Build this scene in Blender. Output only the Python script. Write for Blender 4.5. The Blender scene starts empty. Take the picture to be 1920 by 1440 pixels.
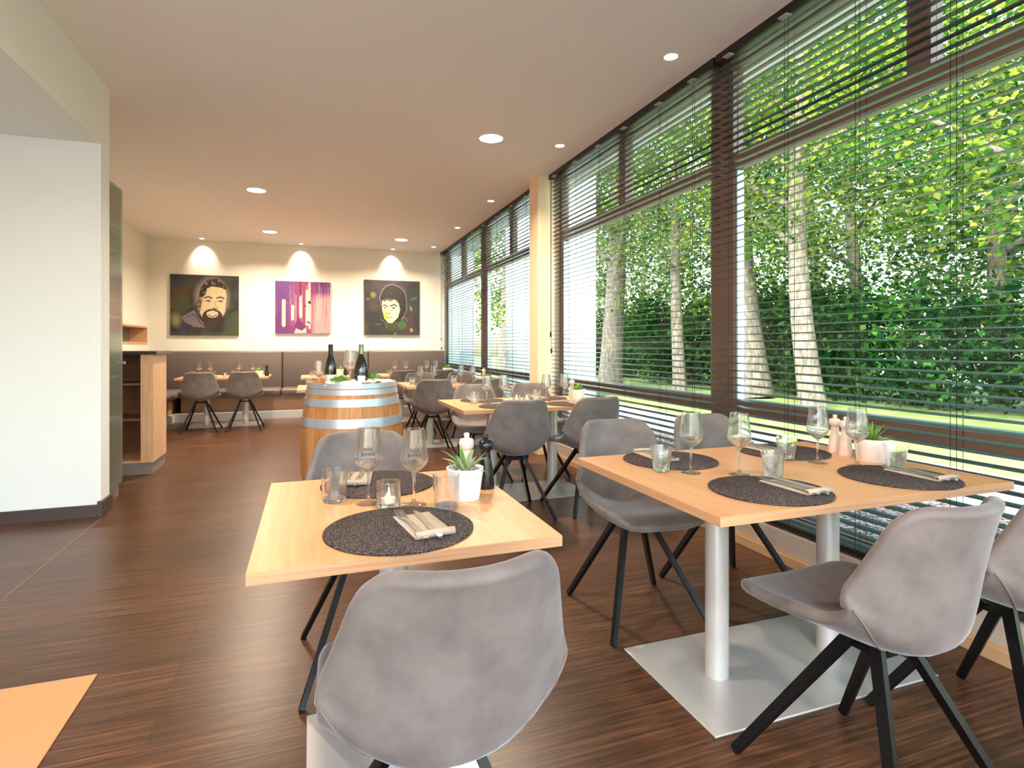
import bpy, bmesh, math, random
import numpy as np
from mathutils import Vector, Matrix
R = math.radians
random.seed(7)
rng = np.random.default_rng(11)
scene = bpy.context.scene
COL = scene.collection

# ------------------------------------------------------------------ camera
cam_d = bpy.data.cameras.new('camera'); cam = bpy.data.objects.new('camera', cam_d); COL.objects.link(cam)
cam_d.sensor_width = 36.0; cam_d.lens = 1070.0 / 1920.0 * 36.0
cam_d.shift_y = -72.0 / 1920.0
cam_d.clip_start = 0.05; cam_d.clip_end = 300
cam.location = (0, 0, 1.2); cam.rotation_euler = (R(90), 0, -math.atan(378.0 / 1070.0))
scene.camera = cam
# ------------------------------------------------------------------ colour management, sky, sun
scene.view_settings.view_transform = 'Standard'
scene.view_settings.look = 'None'
scene.view_settings.gamma = 1.0
scene.view_settings.use_curve_mapping = False
scene.view_settings.exposure = 0.6
scene.cycles.max_bounces = 10
scene.cycles.transparent_max_bounces = 24
scene.cycles.sample_clamp_indirect = 6.0
world = bpy.data.worlds.new('sky'); scene.world = world; world.use_nodes = True
wn = world.node_tree; wn.nodes.clear()
wo = wn.nodes.new('ShaderNodeOutputWorld'); wb = wn.nodes.new('ShaderNodeBackground')
sk = wn.nodes.new('ShaderNodeTexSky'); sk.sky_type = 'NISHITA'; sk.sun_disc = False
sk.sun_elevation = R(50); sk.sun_rotation = R(250); sk.air_density = 1.6; sk.dust_density = 3.0; sk.ozone_density = 2.0
wn.links.new(sk.outputs[0], wb.inputs[0]); wb.inputs[1].default_value = 1.3
wn.links.new(wb.outputs[0], wo.inputs[0])
sun_d = bpy.data.lights.new('sun', 'SUN'); sun_d.energy = 2.9; sun_d.angle = R(1.0); sun_d.color = (1.0, 0.93, 0.78)
sun = bpy.data.objects.new('sun', sun_d); COL.objects.link(sun)
sun.rotation_euler = Vector((0.38, 0.34, -0.86)).to_track_quat('-Z', 'Y').to_euler()

# ------------------------------------------------------------------ helpers
def srgb(r, g, b):
    f = lambda c: (c / 255 / 12.92) if c / 255 <= 0.04045 else ((c / 255 + 0.055) / 1.055) ** 2.4
    return (f(r), f(g), f(b), 1.0)

def box(x0, y0, z0, x1, y1, z1, bev=0.0, seg=2):
    if bev <= 0:
        v = [(x0,y0,z0),(x1,y0,z0),(x1,y1,z0),(x0,y1,z0),(x0,y0,z1),(x1,y0,z1),(x1,y1,z1),(x0,y1,z1)]
        f = [(0,3,2,1),(4,5,6,7),(0,1,5,4),(1,2,6,5),(2,3,7,6),(3,0,4,7)]
        return v, f
    bm = bmesh.new()
    bmesh.ops.create_cube(bm, size=1.0)
    for p in bm.verts:
        p.co = Vector(((x0+x1)/2 + p.co.x*(x1-x0), (y0+y1)/2 + p.co.y*(y1-y0), (z0+z1)/2 + p.co.z*(z1-z0)))
    bmesh.ops.bevel(bm, geom=bm.edges[:], offset=bev, segments=seg, profile=0.5, affect='EDGES')
    bm.verts.index_update()
    v = [tuple(p.co) for p in bm.verts]; f = [tuple(q.index for q in fc.verts) for fc in bm.faces]
    bm.free()
    return v, f

def join(*gs):
    V, F = [], []
    for v, f in gs:
        o = len(V); V += list(v); F += [tuple(i + o for i in q) for q in f]
    return V, F

def move(g, d=(0,0,0), rz=0.0, s=1.0, m=None):
    M = m if m is not None else Matrix.Translation(d) @ Matrix.Rotation(rz, 4, 'Z') @ Matrix.Scale(s, 4)
    return [tuple(M @ Vector(p)) for p in g[0]], g[1]

def lathe(prof, seg=24, c=(0,0,0), closed=False):
    V, F, rings = [], [], []
    for r, z in prof:
        if r < 1e-5:
            rings.append([len(V)]); V.append((c[0], c[1], c[2]+z))
        else:
            rings.append(list(range(len(V), len(V)+seg)))
            for k in range(seg):
                a = 2*math.pi*k/seg
                V.append((c[0]+r*math.cos(a), c[1]+r*math.sin(a), c[2]+z))
    pairs = list(zip(rings, rings[1:])) + ([(rings[-1], rings[0])] if closed else [])
    for a, b in pairs:
        for k in range(seg):
            k2 = (k+1) % seg
            q = []
            for i in (a[k % len(a)] if len(a) > 1 else a[0], a[k2] if len(a) > 1 else a[0], b[k2] if len(b) > 1 else b[0], b[k] if len(b) > 1 else b[0]):
                if i not in q: q.append(i)
            if len(q) > 2: F.append(tuple(q))
    return V, F

def tube(path, r, seg=8, cap=True):
    path = [Vector(p) for p in path]; rs = r if isinstance(r, (list, tuple)) else [r]*len(path)
    V, F = [], []; prev = None
    for i, p in enumerate(path):
        t = (path[min(i+1, len(path)-1)] - path[max(i-1, 0)]).normalized()
        if prev is None:
            up = Vector((0,0,1)) if abs(t.z) < 0.9 else Vector((1,0,0))
            a = t.cross(up).normalized()
        else:
            a = (prev - t*prev.dot(t)).normalized()
        prev = a; b = t.cross(a)
        for k in range(seg):
            w = 2*math.pi*k/seg
            V.append(tuple(p + (a*math.cos(w) + b*math.sin(w))*rs[i]))
    n = len(path)
    for i in range(n-1):
        for k in range(seg):
            k2 = (k+1) % seg
            F.append((i*seg+k, i*seg+k2, (i+1)*seg+k2, (i+1)*seg+k))
    if cap:
        F.append(tuple(range(seg))[::-1]); F.append(tuple((n-1)*seg+k for k in range(seg)))
    return V, F

def barr(p0, p1, w0, d0, w1=None, d1=None, wdir=(1,0,0)):
    """bar of rectangular section; w along wdir"""
    w1 = w1 or w0; d1 = d1 or d0
    p0, p1 = Vector(p0), Vector(p1); t = (p1-p0).normalized()
    a = Vector(wdir); a = (a - t*a.dot(t)).normalized(); b = t.cross(a)
    V = []
    for p, w, d in ((p0, w0, d0), (p1, w1, d1)):
        for s1, s2 in ((-1,-1),(1,-1),(1,1),(-1,1)):
            V.append(tuple(p + a*s1*w/2 + b*s2*d/2))
    return V, [(3,2,1,0),(4,5,6,7),(0,1,5,4),(1,2,6,5),(2,3,7,6),(3,0,4,7)]

def mesh(name, g, m=None, smooth=None):
    me = bpy.data.meshes.new(name)
    me.from_pydata([tuple(p) for p in g[0]], [], [tuple(q) for q in g[1]])
    me.validate(); 
    if m: me.materials.append(m)
    if smooth:
        me.polygons.foreach_set('use_smooth', [True]*len(me.polygons))
        me.set_sharp_from_angle(angle=R(smooth))
    me.update()
    return me

def obj(name, g, m, parent=None, smooth=None, loc=None, label=None):
    me = g if isinstance(g, bpy.types.Mesh) else mesh(name, g, m, smooth)
    o = bpy.data.objects.new(name, me); COL.objects.link(o)
    if parent: o.parent = parent
    if loc: o.location = loc
    if label: o['label'] = label
    return o

def fixn(o):
    bm = bmesh.new(); bm.from_mesh(o.data); bmesh.ops.recalc_face_normals(bm, faces=bm.faces[:]); bm.to_mesh(o.data); bm.free()
    return o

def tag(o, label, cat, group=None, kind=None):
    o['label'] = label; o['category'] = cat
    if group: o['group'] = group
    if kind: o['kind'] = kind
    return o

def thing(name, label, cat, loc=(0,0,0), rz=0.0, group=None):
    o = bpy.data.objects.new(name, None); COL.objects.link(o)
    o.location = loc; o.rotation_euler = (0,0,rz); o.empty_display_size = 0.1
    return tag(o, label, cat, group)

def struct(name, g, m, parent=None, smooth=None):
    o = obj(name, g, m, parent, smooth)
    if parent is None: o['kind'] = 'structure'
    return o

def dup(root, loc, rz=0.0, label=None, group=None, scale=None):
    kids = {}
    def cp(o, par):
        c = o.copy(); COL.objects.link(c)
        if par: c.parent = par
        for ch in [k for k in ALLKIDS(o)]: cp(ch, c)
        return c
    r = cp(root, None)
    r.location = loc; r.rotation_euler = (0,0,rz)
    if scale: r.scale = (scale,)*3
    if label: r['label'] = label
    if group: r['group'] = group
    return r
def ALLKIDS(o): return list(o.children)

class Kit:
    """build one thing once, then copies"""
    def __init__(self, make): self.make = make; self.src = None
    def put(self, loc, rz, label, group=None, scale=None):
        if self.src is None:
            o = self.make(); self.src = o
            o.location = loc; o.rotation_euler = (0,0,rz)
            if scale: o.scale = (scale,)*3
            o['label'] = label
            if group: o['group'] = group
            return o
        return dup(self.src, loc, rz, label, group, scale or 1.0)

# ------------------------------------------------------------------ materials
def new(name):
    m = bpy.data.materials.new(name); m.use_nodes = True
    nt = m.node_tree; b = nt.nodes['Principled BSDF']
    return m, nt, b
def P(name, col, rough=0.5, metal=0.0, spec=0.5, **kw):
    m, nt, b = new(name)
    b.inputs['Base Color'].default_value = col; b.inputs['Roughness'].default_value = rough
    b.inputs['Metallic'].default_value = metal; b.inputs['Specular IOR Level'].default_value = spec
    for k, v in kw.items(): b.inputs[k].default_value = v
    return m
def N(nt, t, **kw):
    n = nt.nodes.new(t)
    for k, v in kw.items(): setattr(n, k, v)
    return n
def coords(nt, scale=(1,1,1), rot=(0,0,0), kind='Object'):
    tc = N(nt, 'ShaderNodeTexCoord'); mp = N(nt, 'ShaderNodeMapping')
    mp.inputs['Scale'].default_value = scale; mp.inputs['Rotation'].default_value = rot
    nt.links.new(tc.outputs[kind], mp.inputs[0]); return mp.outputs[0]
def noise(nt, vec, scale, detail=3, rough=0.5):
    n = N(nt, 'ShaderNodeTexNoise'); n.inputs['Scale'].default_value = scale; n.inputs['Detail'].default_value = detail
    n.inputs['Roughness'].default_value = rough
    nt.links.new(vec, n.inputs['Vector']); return n.outputs['Fac']
def ramp(nt, fac, stops):
    r = N(nt, 'ShaderNodeValToRGB'); e = r.color_ramp.elements
    while len(e) < len(stops): e.new(0.5)
    for i, (p, c) in enumerate(stops): e[i].position = p; e[i].color = c
    nt.links.new(fac, r.inputs[0]); return r.outputs[0]
def mix(nt, a, b, fac, mode='MIX'):
    n = N(nt, 'ShaderNodeMixRGB', blend_type=mode)
    for i, x in ((1, a), (2, b), (0, fac)):
        if hasattr(x, 'links'): nt.links.new(x, n.inputs[i])
        else: n.inputs[i].default_value = x
    return n.outputs[0]
def bump(nt, b, h, dist=0.01, strength=0.5):
    n = N(nt, 'ShaderNodeBump'); n.inputs['Distance'].default_value = dist; n.inputs['Strength'].default_value = strength
    nt.links.new(h, n.inputs['Height']); nt.links.new(n.outputs[0], b.inputs['Normal'])

def wood(name, c1, c2, scale=(30, 1.2, 30), rough=0.38, kind='Object', spec=0.4):
    m, nt, b = new(name)
    v = coords(nt, scale, kind=kind)
    f = noise(nt, v, 3.0, 5, 0.6)
    c = ramp(nt, f, [(0.3, c1), (0.7, c2)])
    f2 = noise(nt, coords(nt, tuple(s*3 for s in scale), kind=kind), 6.0, 2)
    c = mix(nt, c, c1, f2, 'MULTIPLY') if False else c
    nt.links.new(c, b.inputs['Base Color']); b.inputs['Roughness'].default_value = rough
    b.inputs['Specular IOR Level'].default_value = spec
    bump(nt, b, f2, 0.001, 0.15)
    return m

M = {}
M['wall'] = P('warm_white_plaster', srgb(236, 230, 218), 0.75)
M['wall_cool'] = P('white_plaster', srgb(236, 236, 234), 0.7)
M['ceiling'] = P('ceiling_paint', srgb(244, 241, 240), 0.85)
M['pilaster'] = P('lamp_warmed_cream', srgb(238, 212, 178), 0.7)  # warm cast of the tungsten lamps is put into the cream colour
M['beech'] = wood('beech_laminate', srgb(210, 152, 100), srgb(226, 172, 122), (26, 0.9, 26), 0.33)
M['beech_edge'] = wood('beech_edge_band', srgb(186, 136, 98), srgb(210, 162, 122), (1, 1, 90), 0.45)
M['oak'] = wood('counter_oak', srgb(196, 150, 112), srgb(224, 182, 142), (30, 30, 1.2), 0.5)
M['walnut_in'] = wood('dark_shelf_wood', srgb(110, 70, 54), srgb(140, 92, 70), (1.2, 20, 30), 0.5)
M['slab'] = P('dark_counter_top', srgb(52, 42, 40), 0.3)
M['plinth'] = P('grey_plinth', srgb(128, 118, 110), 0.6)
M['steel'] = P('silver_lacquer', srgb(198, 194, 190), 0.36, 0.35)
M['cutlery'] = P('polished_steel', srgb(214, 210, 204), 0.24, 0.9)
M['alu'] = P('aluminium_edge', srgb(190, 200, 204), 0.3, 0.8)
M['black_metal'] = P('black_lacquered_steel', srgb(10, 10, 12), 0.35, 0.0, 0.3)
M['frame'] = P('brown_window_frame', srgb(150, 116, 98), 0.45)
M['slat'] = P('dark_blind_slat', srgb(58, 74, 82), 0.3, 0.2)
M['pelmet'] = P('black_blind_box', srgb(20, 14, 14), 0.4)
M['cord'] = P('black_cord', srgb(16, 16, 16), 0.8)
M['bracket'] = P('pale_bracket', srgb(190, 186, 178), 0.5)
M['white_ceramic'] = P('white_ceramic', srgb(238, 236, 234), 0.3)
M['white_plastic'] = P('white_trim', srgb(240, 238, 234), 0.4)
M['black_ceramic'] = P('black_mill_lacquer', srgb(20, 20, 24), 0.2)
M['napkin'] = P('cream_napkin', srgb(186, 168, 148), 0.9)
M['cloth'] = P('white_cloth', srgb(236, 232, 226), 0.9)
M['wax'] = P('candle_wax', srgb(250, 238, 210), 0.5, **{'Subsurface Weight': 0.0})
M['baseboard'] = P('dark_brown_skirting', srgb(66, 46, 40), 0.4)
M['tan_strip'] = P('light_wood_skirting', srgb(184, 146, 108), 0.5)
M['kick'] = P('grey_beige_wall', srgb(176, 160, 148), 0.7)
M['brass'] = P('brass_strip', srgb(150, 120, 90), 0.4, 0.7)
M['mat_floor'] = P('sand_floor_mat', srgb(200, 146, 100), 0.75)
M['soil'] = P('dark_soil', srgb(60, 44, 34), 0.95)
M['bottle'] = P('dark_bottle_glass', srgb(24, 20, 10), 0.06, 0.0, 0.9)
M['amber'] = P('amber_wine', srgb(120, 78, 20), 0.1)
M['foil'] = P('black_foil', srgb(40, 36, 36), 0.35, 0.5)
M['green_foil'] = P('green_silver_foil', srgb(120, 140, 100), 0.3, 0.6)
M['label_paper'] = P('bottle_label', srgb(226, 224, 220), 0.7)
M['slate'] = P('black_slate', srgb(28, 28, 30), 0.5)
M['hoop'] = P('galvanised_hoop', srgb(176, 178, 184), 0.38, 0.6)
M['print'] = P('dark_glass_print', srgb(60, 56, 54), 0.6)

def mk_floor():
    m, nt, b = new('dark_plank_floor')
    v = coords(nt)
    br = N(nt, 'ShaderNodeTexBrick'); br.offset = 0.37; br.squash = 1.0
    br.inputs['Scale'].default_value = 1.0; br.inputs['Brick Width'].default_value = 1.25; br.inputs['Row Height'].default_value = 0.165
    br.inputs['Mortar Size'].default_value = 0.0012; br.inputs['Mortar Smooth'].default_value = 0.3; br.inputs['Bias'].default_value = 0.0
    br.inputs['Color1'].default_value = (0.0,0.0,0.0,1); br.inputs['Color2'].default_value = (1,1,1,1); br.inputs['Mortar'].default_value = (0.5,0.5,0.5,1)
    nt.links.new(v, br.inputs['Vector'])
    g1 = noise(nt, coords(nt, (1.3, 34, 1)), 2.2, 6, 0.62)
    c = ramp(nt, g1, [(0.28, srgb(48, 31, 21)), (0.5, srgb(84, 55, 38)), (0.74, srgb(126, 85, 58))])
    tint = ramp(nt, br.outputs['Color'], [(0.0, (0.80, 0.80, 0.80, 1)), (1.0, (1.15, 1.13, 1.1, 1))])
    c = mix(nt, c, tint, 1.0, 'MULTIPLY')
    c = mix(nt, c, srgb(48, 28, 20), br.outputs['Fac'])
    nt.links.new(c, b.inputs['Base Color']); b.inputs['Roughness'].default_value = 0.32
    b.inputs['Specular IOR Level'].default_value = 0.3
    bump(nt, b, g1, 0.002, 0.25)
    return m
M['floor'] = mk_floor()

def mk_velvet():
    m, nt, b = new('grey_brown_velvet')
    v = coords(nt)
    f = noise(nt, v, 9, 4, 0.6)
    c = ramp(nt, f, [(0.3, srgb(98, 88, 85)), (0.7, srgb(124, 113, 109))])
    nt.links.new(c, b.inputs['Base Color']); b.inputs['Roughness'].default_value = 0.62
    b.inputs['Sheen Weight'].default_value = 0.4; b.inputs['Sheen Roughness'].default_value = 0.35
    b.inputs['Sheen Tint'].default_value = (0.85, 0.88, 1.0, 1)
    b.inputs['Specular IOR Level'].default_value = 0.35
    f2 = noise(nt, v, 420, 2); bump(nt, b, f2, 0.0008, 0.35)
    return m
M['velvet'] = mk_velvet()
M['seam'] = P('velvet_piping', srgb(112, 98, 90), 0.6)
M['stitch'] = P('pale_stitching', srgb(150, 130, 110), 0.7)
def mk_leatherette():
    m, nt, b = new('taupe_bench_upholstery')
    f = noise(nt, coords(nt), 160, 3)
    c = ramp(nt, f, [(0.3, srgb(94, 82, 77)), (0.7, srgb(108, 94, 88))])
    nt.links.new(c, b.inputs['Base Color']); b.inputs['Roughness'].default_value = 0.5
    bump(nt, b, f, 0.001, 0.3); return m
M['bench'] = mk_leatherette()
def mk_felt():
    m, nt, b = new('charcoal_felt')
    v = coords(nt)
    f = noise(nt, v, 300, 3, 0.9)
    c = ramp(nt, f, [(0.40, srgb(22, 18, 20)), (0.52, srgb(70, 60, 60)), (0.64, srgb(160, 148, 142))])
    nt.links.new(c, b.inputs['Base Color']); b.inputs['Roughness'].default_value = 0.95
    b.inputs['Specular IOR Level'].default_value = 0.1
    bump(nt, b, f, 0.003, 0.6); return m
M['felt'] = mk_felt()
def mk_barrel():
    m, nt, b = new('oak_barrel_staves')
    tc = N(nt, 'ShaderNodeTexCoord'); sx = N(nt, 'ShaderNodeSeparateXYZ'); nt.links.new(tc.outputs['Object'], sx.inputs[0])
    at = N(nt, 'ShaderNodeMath', operation='ARCTAN2'); nt.links.new(sx.outputs[1], at.inputs[0]); nt.links.new(sx.outputs[0], at.inputs[1])
    mu = N(nt, 'ShaderNodeMath', operation='MULTIPLY'); nt.links.new(at.outputs[0], mu.inputs[0]); mu.inputs[1].default_value = 26/(2*math.pi)
    fl = N(nt, 'ShaderNodeMath', operation='FLOOR'); nt.links.new(mu.outputs[0], fl.inputs[0])
    fr = N(nt, 'ShaderNodeMath', operation='FRACT'); nt.links.new(mu.outputs[0], fr.inputs[0])
    wn_ = N(nt, 'ShaderNodeTexWhiteNoise', noise_dimensions='1D'); nt.links.new(fl.outputs[0], wn_.inputs['W'])
    c0 = ramp(nt, wn_.outputs['Value'], [(0, srgb(178, 116, 62)), (0.5, srgb(192, 130, 74)), (1, srgb(200, 146, 92))])
    g = noise(nt, coords(nt, (14, 14, 1.0)), 3, 5, 0.6)
    gc = ramp(nt, g, [(0.3, (0.72,0.68,0.62,1)), (0.7, (1.08,1.06,1.02,1))])
    c = mix(nt, c0, gc, 1.0, 'MULTIPLY')
    e = ramp(nt, fr.outputs[0], [(0.0, (0,0,0,1)), (0.03, (1,1,1,1)), (0.97, (1,1,1,1)), (1.0, (0,0,0,1))])
    c = mix(nt, srgb(110, 66, 34), c, e)
    nt.links.new(c, b.inputs['Base Color']); b.inputs['Roughness'].default_value = 0.5
    return m
M['barrel'] = mk_barrel()

def mk_pane():
    m = bpy.data.materials.new('window_pane'); m.use_nodes = True; nt = m.node_tree; nt.nodes.clear()
    o = N(nt, 'ShaderNodeOutputMaterial'); t = N(nt, 'ShaderNodeBsdfTransparent'); g = N(nt, 'ShaderNodeBsdfGlossy')
    t.inputs[0].default_value = (0.93, 0.985, 0.965, 1); g.inputs['Roughness'].default_value = 0.0
    lw = N(nt, 'ShaderNodeLayerWeight'); pw = N(nt, 'ShaderNodeMath', operation='POWER'); nt.links.new(lw.outputs['Facing'], pw.inputs[0]); pw.inputs[1].default_value = 5.0
    lw.inputs[0].default_value = 0.5
    ma = N(nt, 'ShaderNodeMath', operation='MULTIPLY_ADD'); nt.links.new(pw.outputs[0], ma.inputs[0]); ma.inputs[1].default_value = 0.8; ma.inputs[2].default_value = 0.02
    mx = N(nt, 'ShaderNodeMixShader'); nt.links.new(ma.outputs[0], mx.inputs[0])
    nt.links.new(t.outputs[0], mx.inputs[1]); nt.links.new(g.outputs[0], mx.inputs[2]); nt.links.new(mx.outputs[0], o.inputs[0])
    return m
M['pane'] = mk_pane()
def mk_glass(name, col=(1,1,1,1), ior=1.45, thin=0.0):
    m, nt, b = new(name)
    b.inputs['Base Color'].default_value = col; b.inputs['Transmission Weight'].default_value = 1.0
    b.inputs['Roughness'].default_value = 0.0; b.inputs['IOR'].default_value = ior
    if thin > 0:
        o = nt.nodes['Material Output']; t = N(nt, 'ShaderNodeBsdfTransparent'); mx = N(nt, 'ShaderNodeMixShader'); mx.inputs[0].default_value = thin
        nt.links.new(b.outputs[0], mx.inputs[1]); nt.links.new(t.outputs[0], mx.inputs[2]); nt.links.new(mx.outputs[0], o.inputs['Surface'])
    return m
M['glass'] = mk_glass('clear_glass', thin=0.15)
M['glass_thin'] = mk_glass('wine_glass_crystal', (1,1,1,1), 1.40, 0.28)
M['glass_blue'] = mk_glass('blue_tinted_base_glass', (0.55, 0.68, 1.0, 1))
def mk_frost():
    m, nt, b = new('frosted_green_glass')
    b.inputs['Base Color'].default_value = srgb(190, 205, 190); b.inputs['Transmission Weight'].default_value = 0.92
    b.inputs['Roughness'].default_value = 0.12; b.inputs['IOR'].default_value = 1.3
    return m
M['frost'] = mk_frost()

def emis(name, col, s):
    m = bpy.data.materials.new(name); m.use_nodes = True; nt = m.node_tree; nt.nodes.clear()
    o = N(nt, 'ShaderNodeOutputMaterial'); e = N(nt, 'ShaderNodeEmission'); e.inputs[0].default_value = col; e.inputs[1].default_value = s
    nt.links.new(e.outputs[0], o.inputs[0]); return m
M['lamp'] = emis('warm_lamp', (1.0, 0.86, 0.66, 1), 9.0)
M['flame'] = emis('candle_flame', (1.0, 0.72, 0.35, 1), 30.0)

def mk_leaf(name, stops, trans=0.5, nscale=0.8):
    m = bpy.data.materials.new(name); m.use_nodes = True; nt = m.node_tree; nt.nodes.clear()
    o = N(nt, 'ShaderNodeOutputMaterial'); d = N(nt, 'ShaderNodeBsdfDiffuse'); t = N(nt, 'ShaderNodeBsdfTranslucent')
    v = coords(nt, kind='Object'); f = noise(nt, v, nscale, 3, 0.7)
    gi = N(nt, 'ShaderNodeNewGeometry')
    ad = N(nt, 'ShaderNodeMath', operation='MULTIPLY_ADD'); nt.links.new(gi.outputs['Random Per Island'], ad.inputs[0]); ad.inputs[1].default_value = 0.35
    nt.links.new(f, ad.inputs[2])
    sb = N(nt, 'ShaderNodeMath', operation='SUBTRACT'); nt.links.new(ad.outputs[0], sb.inputs[0]); sb.inputs[1].default_value = 0.17
    c = ramp(nt, sb.outputs[0], stops)
    nt.links.new(c, d.inputs[0]); nt.links.new(c, t.inputs[0])
    mx = N(nt, 'ShaderNodeMixShader'); mx.inputs[0].default_value = trans
    nt.links.new(d.outputs[0], mx.inputs[1]); nt.links.new(t.outputs[0], mx.inputs[2]); nt.links.new(mx.outputs[0], o.inputs[0])
    return m
M['leaf'] = mk_leaf('tree_leaves', [(0.25, srgb(36, 76, 40)), (0.5, srgb(78, 118, 42)), (0.78, srgb(186, 188, 72))], 0.5)
M['leaf_dark'] = mk_leaf('shrub_leaves', [(0.3, srgb(16, 52, 28)), (0.55, srgb(44, 92, 42)), (0.75, srgb(104, 142, 58))], 0.35)
M['leaf_far'] = mk_leaf('far_tree_leaves', [(0.25, srgb(36, 78, 52)), (0.5, srgb(76, 114, 54)), (0.78, srgb(200, 186, 96))], 0.5, 0.4)
def mk_bark():
    m, nt, b = new('grey_bark')
    f = noise(nt, coords(nt, (6, 6, 1.4)), 3, 6, 0.7)
    c = ramp(nt, f, [(0.3, srgb(70, 60, 54)), (0.52, srgb(128, 114, 104)), (0.72, srgb(176, 160, 148))])
    nt.links.new(c, b.inputs['Base Color']); b.inputs['Roughness'].default_value = 0.9; bump(nt, b, f, 0.03, 0.6)
    return m
M['bark'] = mk_bark()
def mk_ground(name, stops, scale, detail=5):
    m, nt, b = new(name)
    f = noise(nt, coords(nt), scale, detail, 0.7)
    c = ramp(nt, f, stops); nt.links.new(c, b.inputs['Base Color']); b.inputs['Roughness'].default_value = 0.95
    return m
M['lawn'] = mk_ground('lawn_grass', [(0.35, srgb(98, 116, 56)), (0.55, srgb(132, 148, 78)), (0.7, srgb(160, 156, 102))], 1.6)
M['path'] = mk_ground('pale_path', [(0.3, srgb(172, 168, 160)), (0.7, srgb(200, 196, 188))], 3)
def mk_gravel():
    m, nt, b = new('pink_white_gravel')
    v = coords(nt); vo = N(nt, 'ShaderNodeTexVoronoi'); vo.inputs['Scale'].default_value = 38; nt.links.new(v, vo.inputs['Vector'])
    sp = N(nt, 'ShaderNodeSeparateColor'); nt.links.new(vo.outputs['Color'], sp.inputs[0])
    c = ramp(nt, sp.outputs[0], [(0.0, srgb(80, 58, 48)), (0.25, srgb(142, 104, 88)), (0.55, srgb(172, 142, 126)), (1.0, srgb(200, 184, 172))])
    d = ramp(nt, vo.outputs['Distance'], [(0.35, (1,1,1,1)), (0.7, (0.35,0.3,0.28,1))])
    c = mix(nt, c, d, 1.0, 'MULTIPLY'); nt.links.new(c, b.inputs['Base Color']); b.inputs['Roughness'].default_value = 0.9
    bump(nt, b, vo.outputs['Distance'], 0.03, 0.8); return m
M['gravel'] = mk_gravel()
M['facade'] = P('pale_facade', srgb(206, 212, 212), 0.8)
M['facade_glass'] = P('facade_window', srgb(70, 86, 96), 0.1)
M['roof'] = P('flat_roof', srgb(90, 88, 86), 0.7)
M['succ'] = P('succulent_green', srgb(112, 150, 84), 0.45)
M['succ_pale'] = P('speckled_succulent', srgb(150, 160, 128), 0.5)
M['agave'] = P('spiky_green_leaf', srgb(106, 146, 52), 0.45)
M['bright_leaf'] = P('bright_green_leaf', srgb(128, 178, 50), 0.45)
M['pebble'] = mk_ground('small_pebbles', [(0.35, srgb(140, 124, 106)), (0.6, srgb(204, 190, 170))], 60, 2)
M['parsley'] = P('fresh_green_herb', srgb(84, 160, 50), 0.5)
M['cheese'] = P('pale_cheese_bread', srgb(222, 204, 160), 0.7)
M['canvas_edge'] = P('dark_canvas_edge', srgb(40, 34, 34), 0.7)
M['mill_white'] = P('pinkish_white_mill', srgb(232, 206, 192), 0.35)
M['hatch_glass'] = P('grey_green_hatch_panel', srgb(120, 126, 112), 0.3)

# ------------------------------------------------------------------ room shell
XW, XB, YB, ZC = 2.46, 2.51, 11.4, 3.07
struct('floor', box(-4.2, -2.6, -0.12, 2.72, 11.7, 0.0), M['floor'])
struct('ceiling', box(-4.4, -2.8, ZC, 2.95, 11.7, ZC + 0.25), M['ceiling'])
struct('wall_back', box(-2.95, YB, 0.0, 2.62, YB + 0.28, ZC), M['wall'])
hy0, hy1, hz0, hz1 = 9.35, 11.34, 1.228, 1.53
struct('wall_left', join(box(-2.95, 4.93, 0, -2.65, hy0, ZC), box(-2.95, hy1, 0, -2.65, YB, ZC),
                         box(-2.95, hy0, 0, -2.65, hy1, hz0), box(-2.95, hy0, hz1, -2.65, hy1, ZC)), M['wall'])
struct('wall_alcove', box(-4.2, 4.75, 0, -1.39, 4.93, ZC), M['wall_cool'])
struct('wall_light_block', box(-4.4, -2.6, 0, -4.2, 5.1, 2.72), M['wall_cool'])  # unseen wall added to hold back light from the open left side
struct('wall_header', box(-1.62, -2.6, 2.62, -1.39, 4.75, ZC), M['wall_cool'])
struct('wall_soffit', box(-4.2, -2.6, 2.62, -1.62, 4.75, 2.72), M['wall_cool'])
struct('baseboard_left', join(box(-4.2, 4.735, 0, -1.405, 4.75, 0.085), box(-1.405, 4.72, 0, -1.372, 4.945, 0.11, 0.003)), M['baseboard'])
struct('trim_1', box(-1.435, 4.746, 0.085, -1.425, 4.7505, 1.42), M['wall_cool'])
struct('wall_right', box(XW, -2.6, 0, 2.72, YB, 0.17), M['kick'])
struct('baseboard_right', join(box(XW - 0.016, -2.6, 0.0, XW, 5.82, 0.055, 0.003), box(XW - 0.006, -2.6, 0.055, XW, 5.82, 0.065),
                               box(XW - 0.016, 6.08, 0.0, XW, 10.1, 0.055, 0.003)), M['tan_strip'])
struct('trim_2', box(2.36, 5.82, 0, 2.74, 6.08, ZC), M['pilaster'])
struct('trim_3', box(-1.374, -2.6, 0.0, -1.366, 4.69, 0.0015), M['brass'])
# hatch in the left wall
h = join(box(-2.93, hy0, hz0, -2.64, hy1, hz0+0.03), box(-2.93, hy0, hz1-0.03, -2.64, hy1, hz1),
         box(-2.93, hy0, hz0+0.03, -2.64, hy0+0.03, hz1-0.03), box(-2.93, hy1-0.03, hz0+0.03, -2.64, hy1, hz1-0.03))
ho = struct('window_5', h, M['oak']); obj('pane', box(-2.92, hy0+0.03, hz0+0.03, -2.90, hy1-0.03, hz1-0.03), M['hatch_glass'], ho)

# floor mat
tag(obj('floor_mat', box(-2.4, 0.3, 0.0, -0.731, 2.462, 0.006, 0.002), M['mat_floor']), 'plain sand coloured mat lying on the dark floor at left', 'mat')

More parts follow.
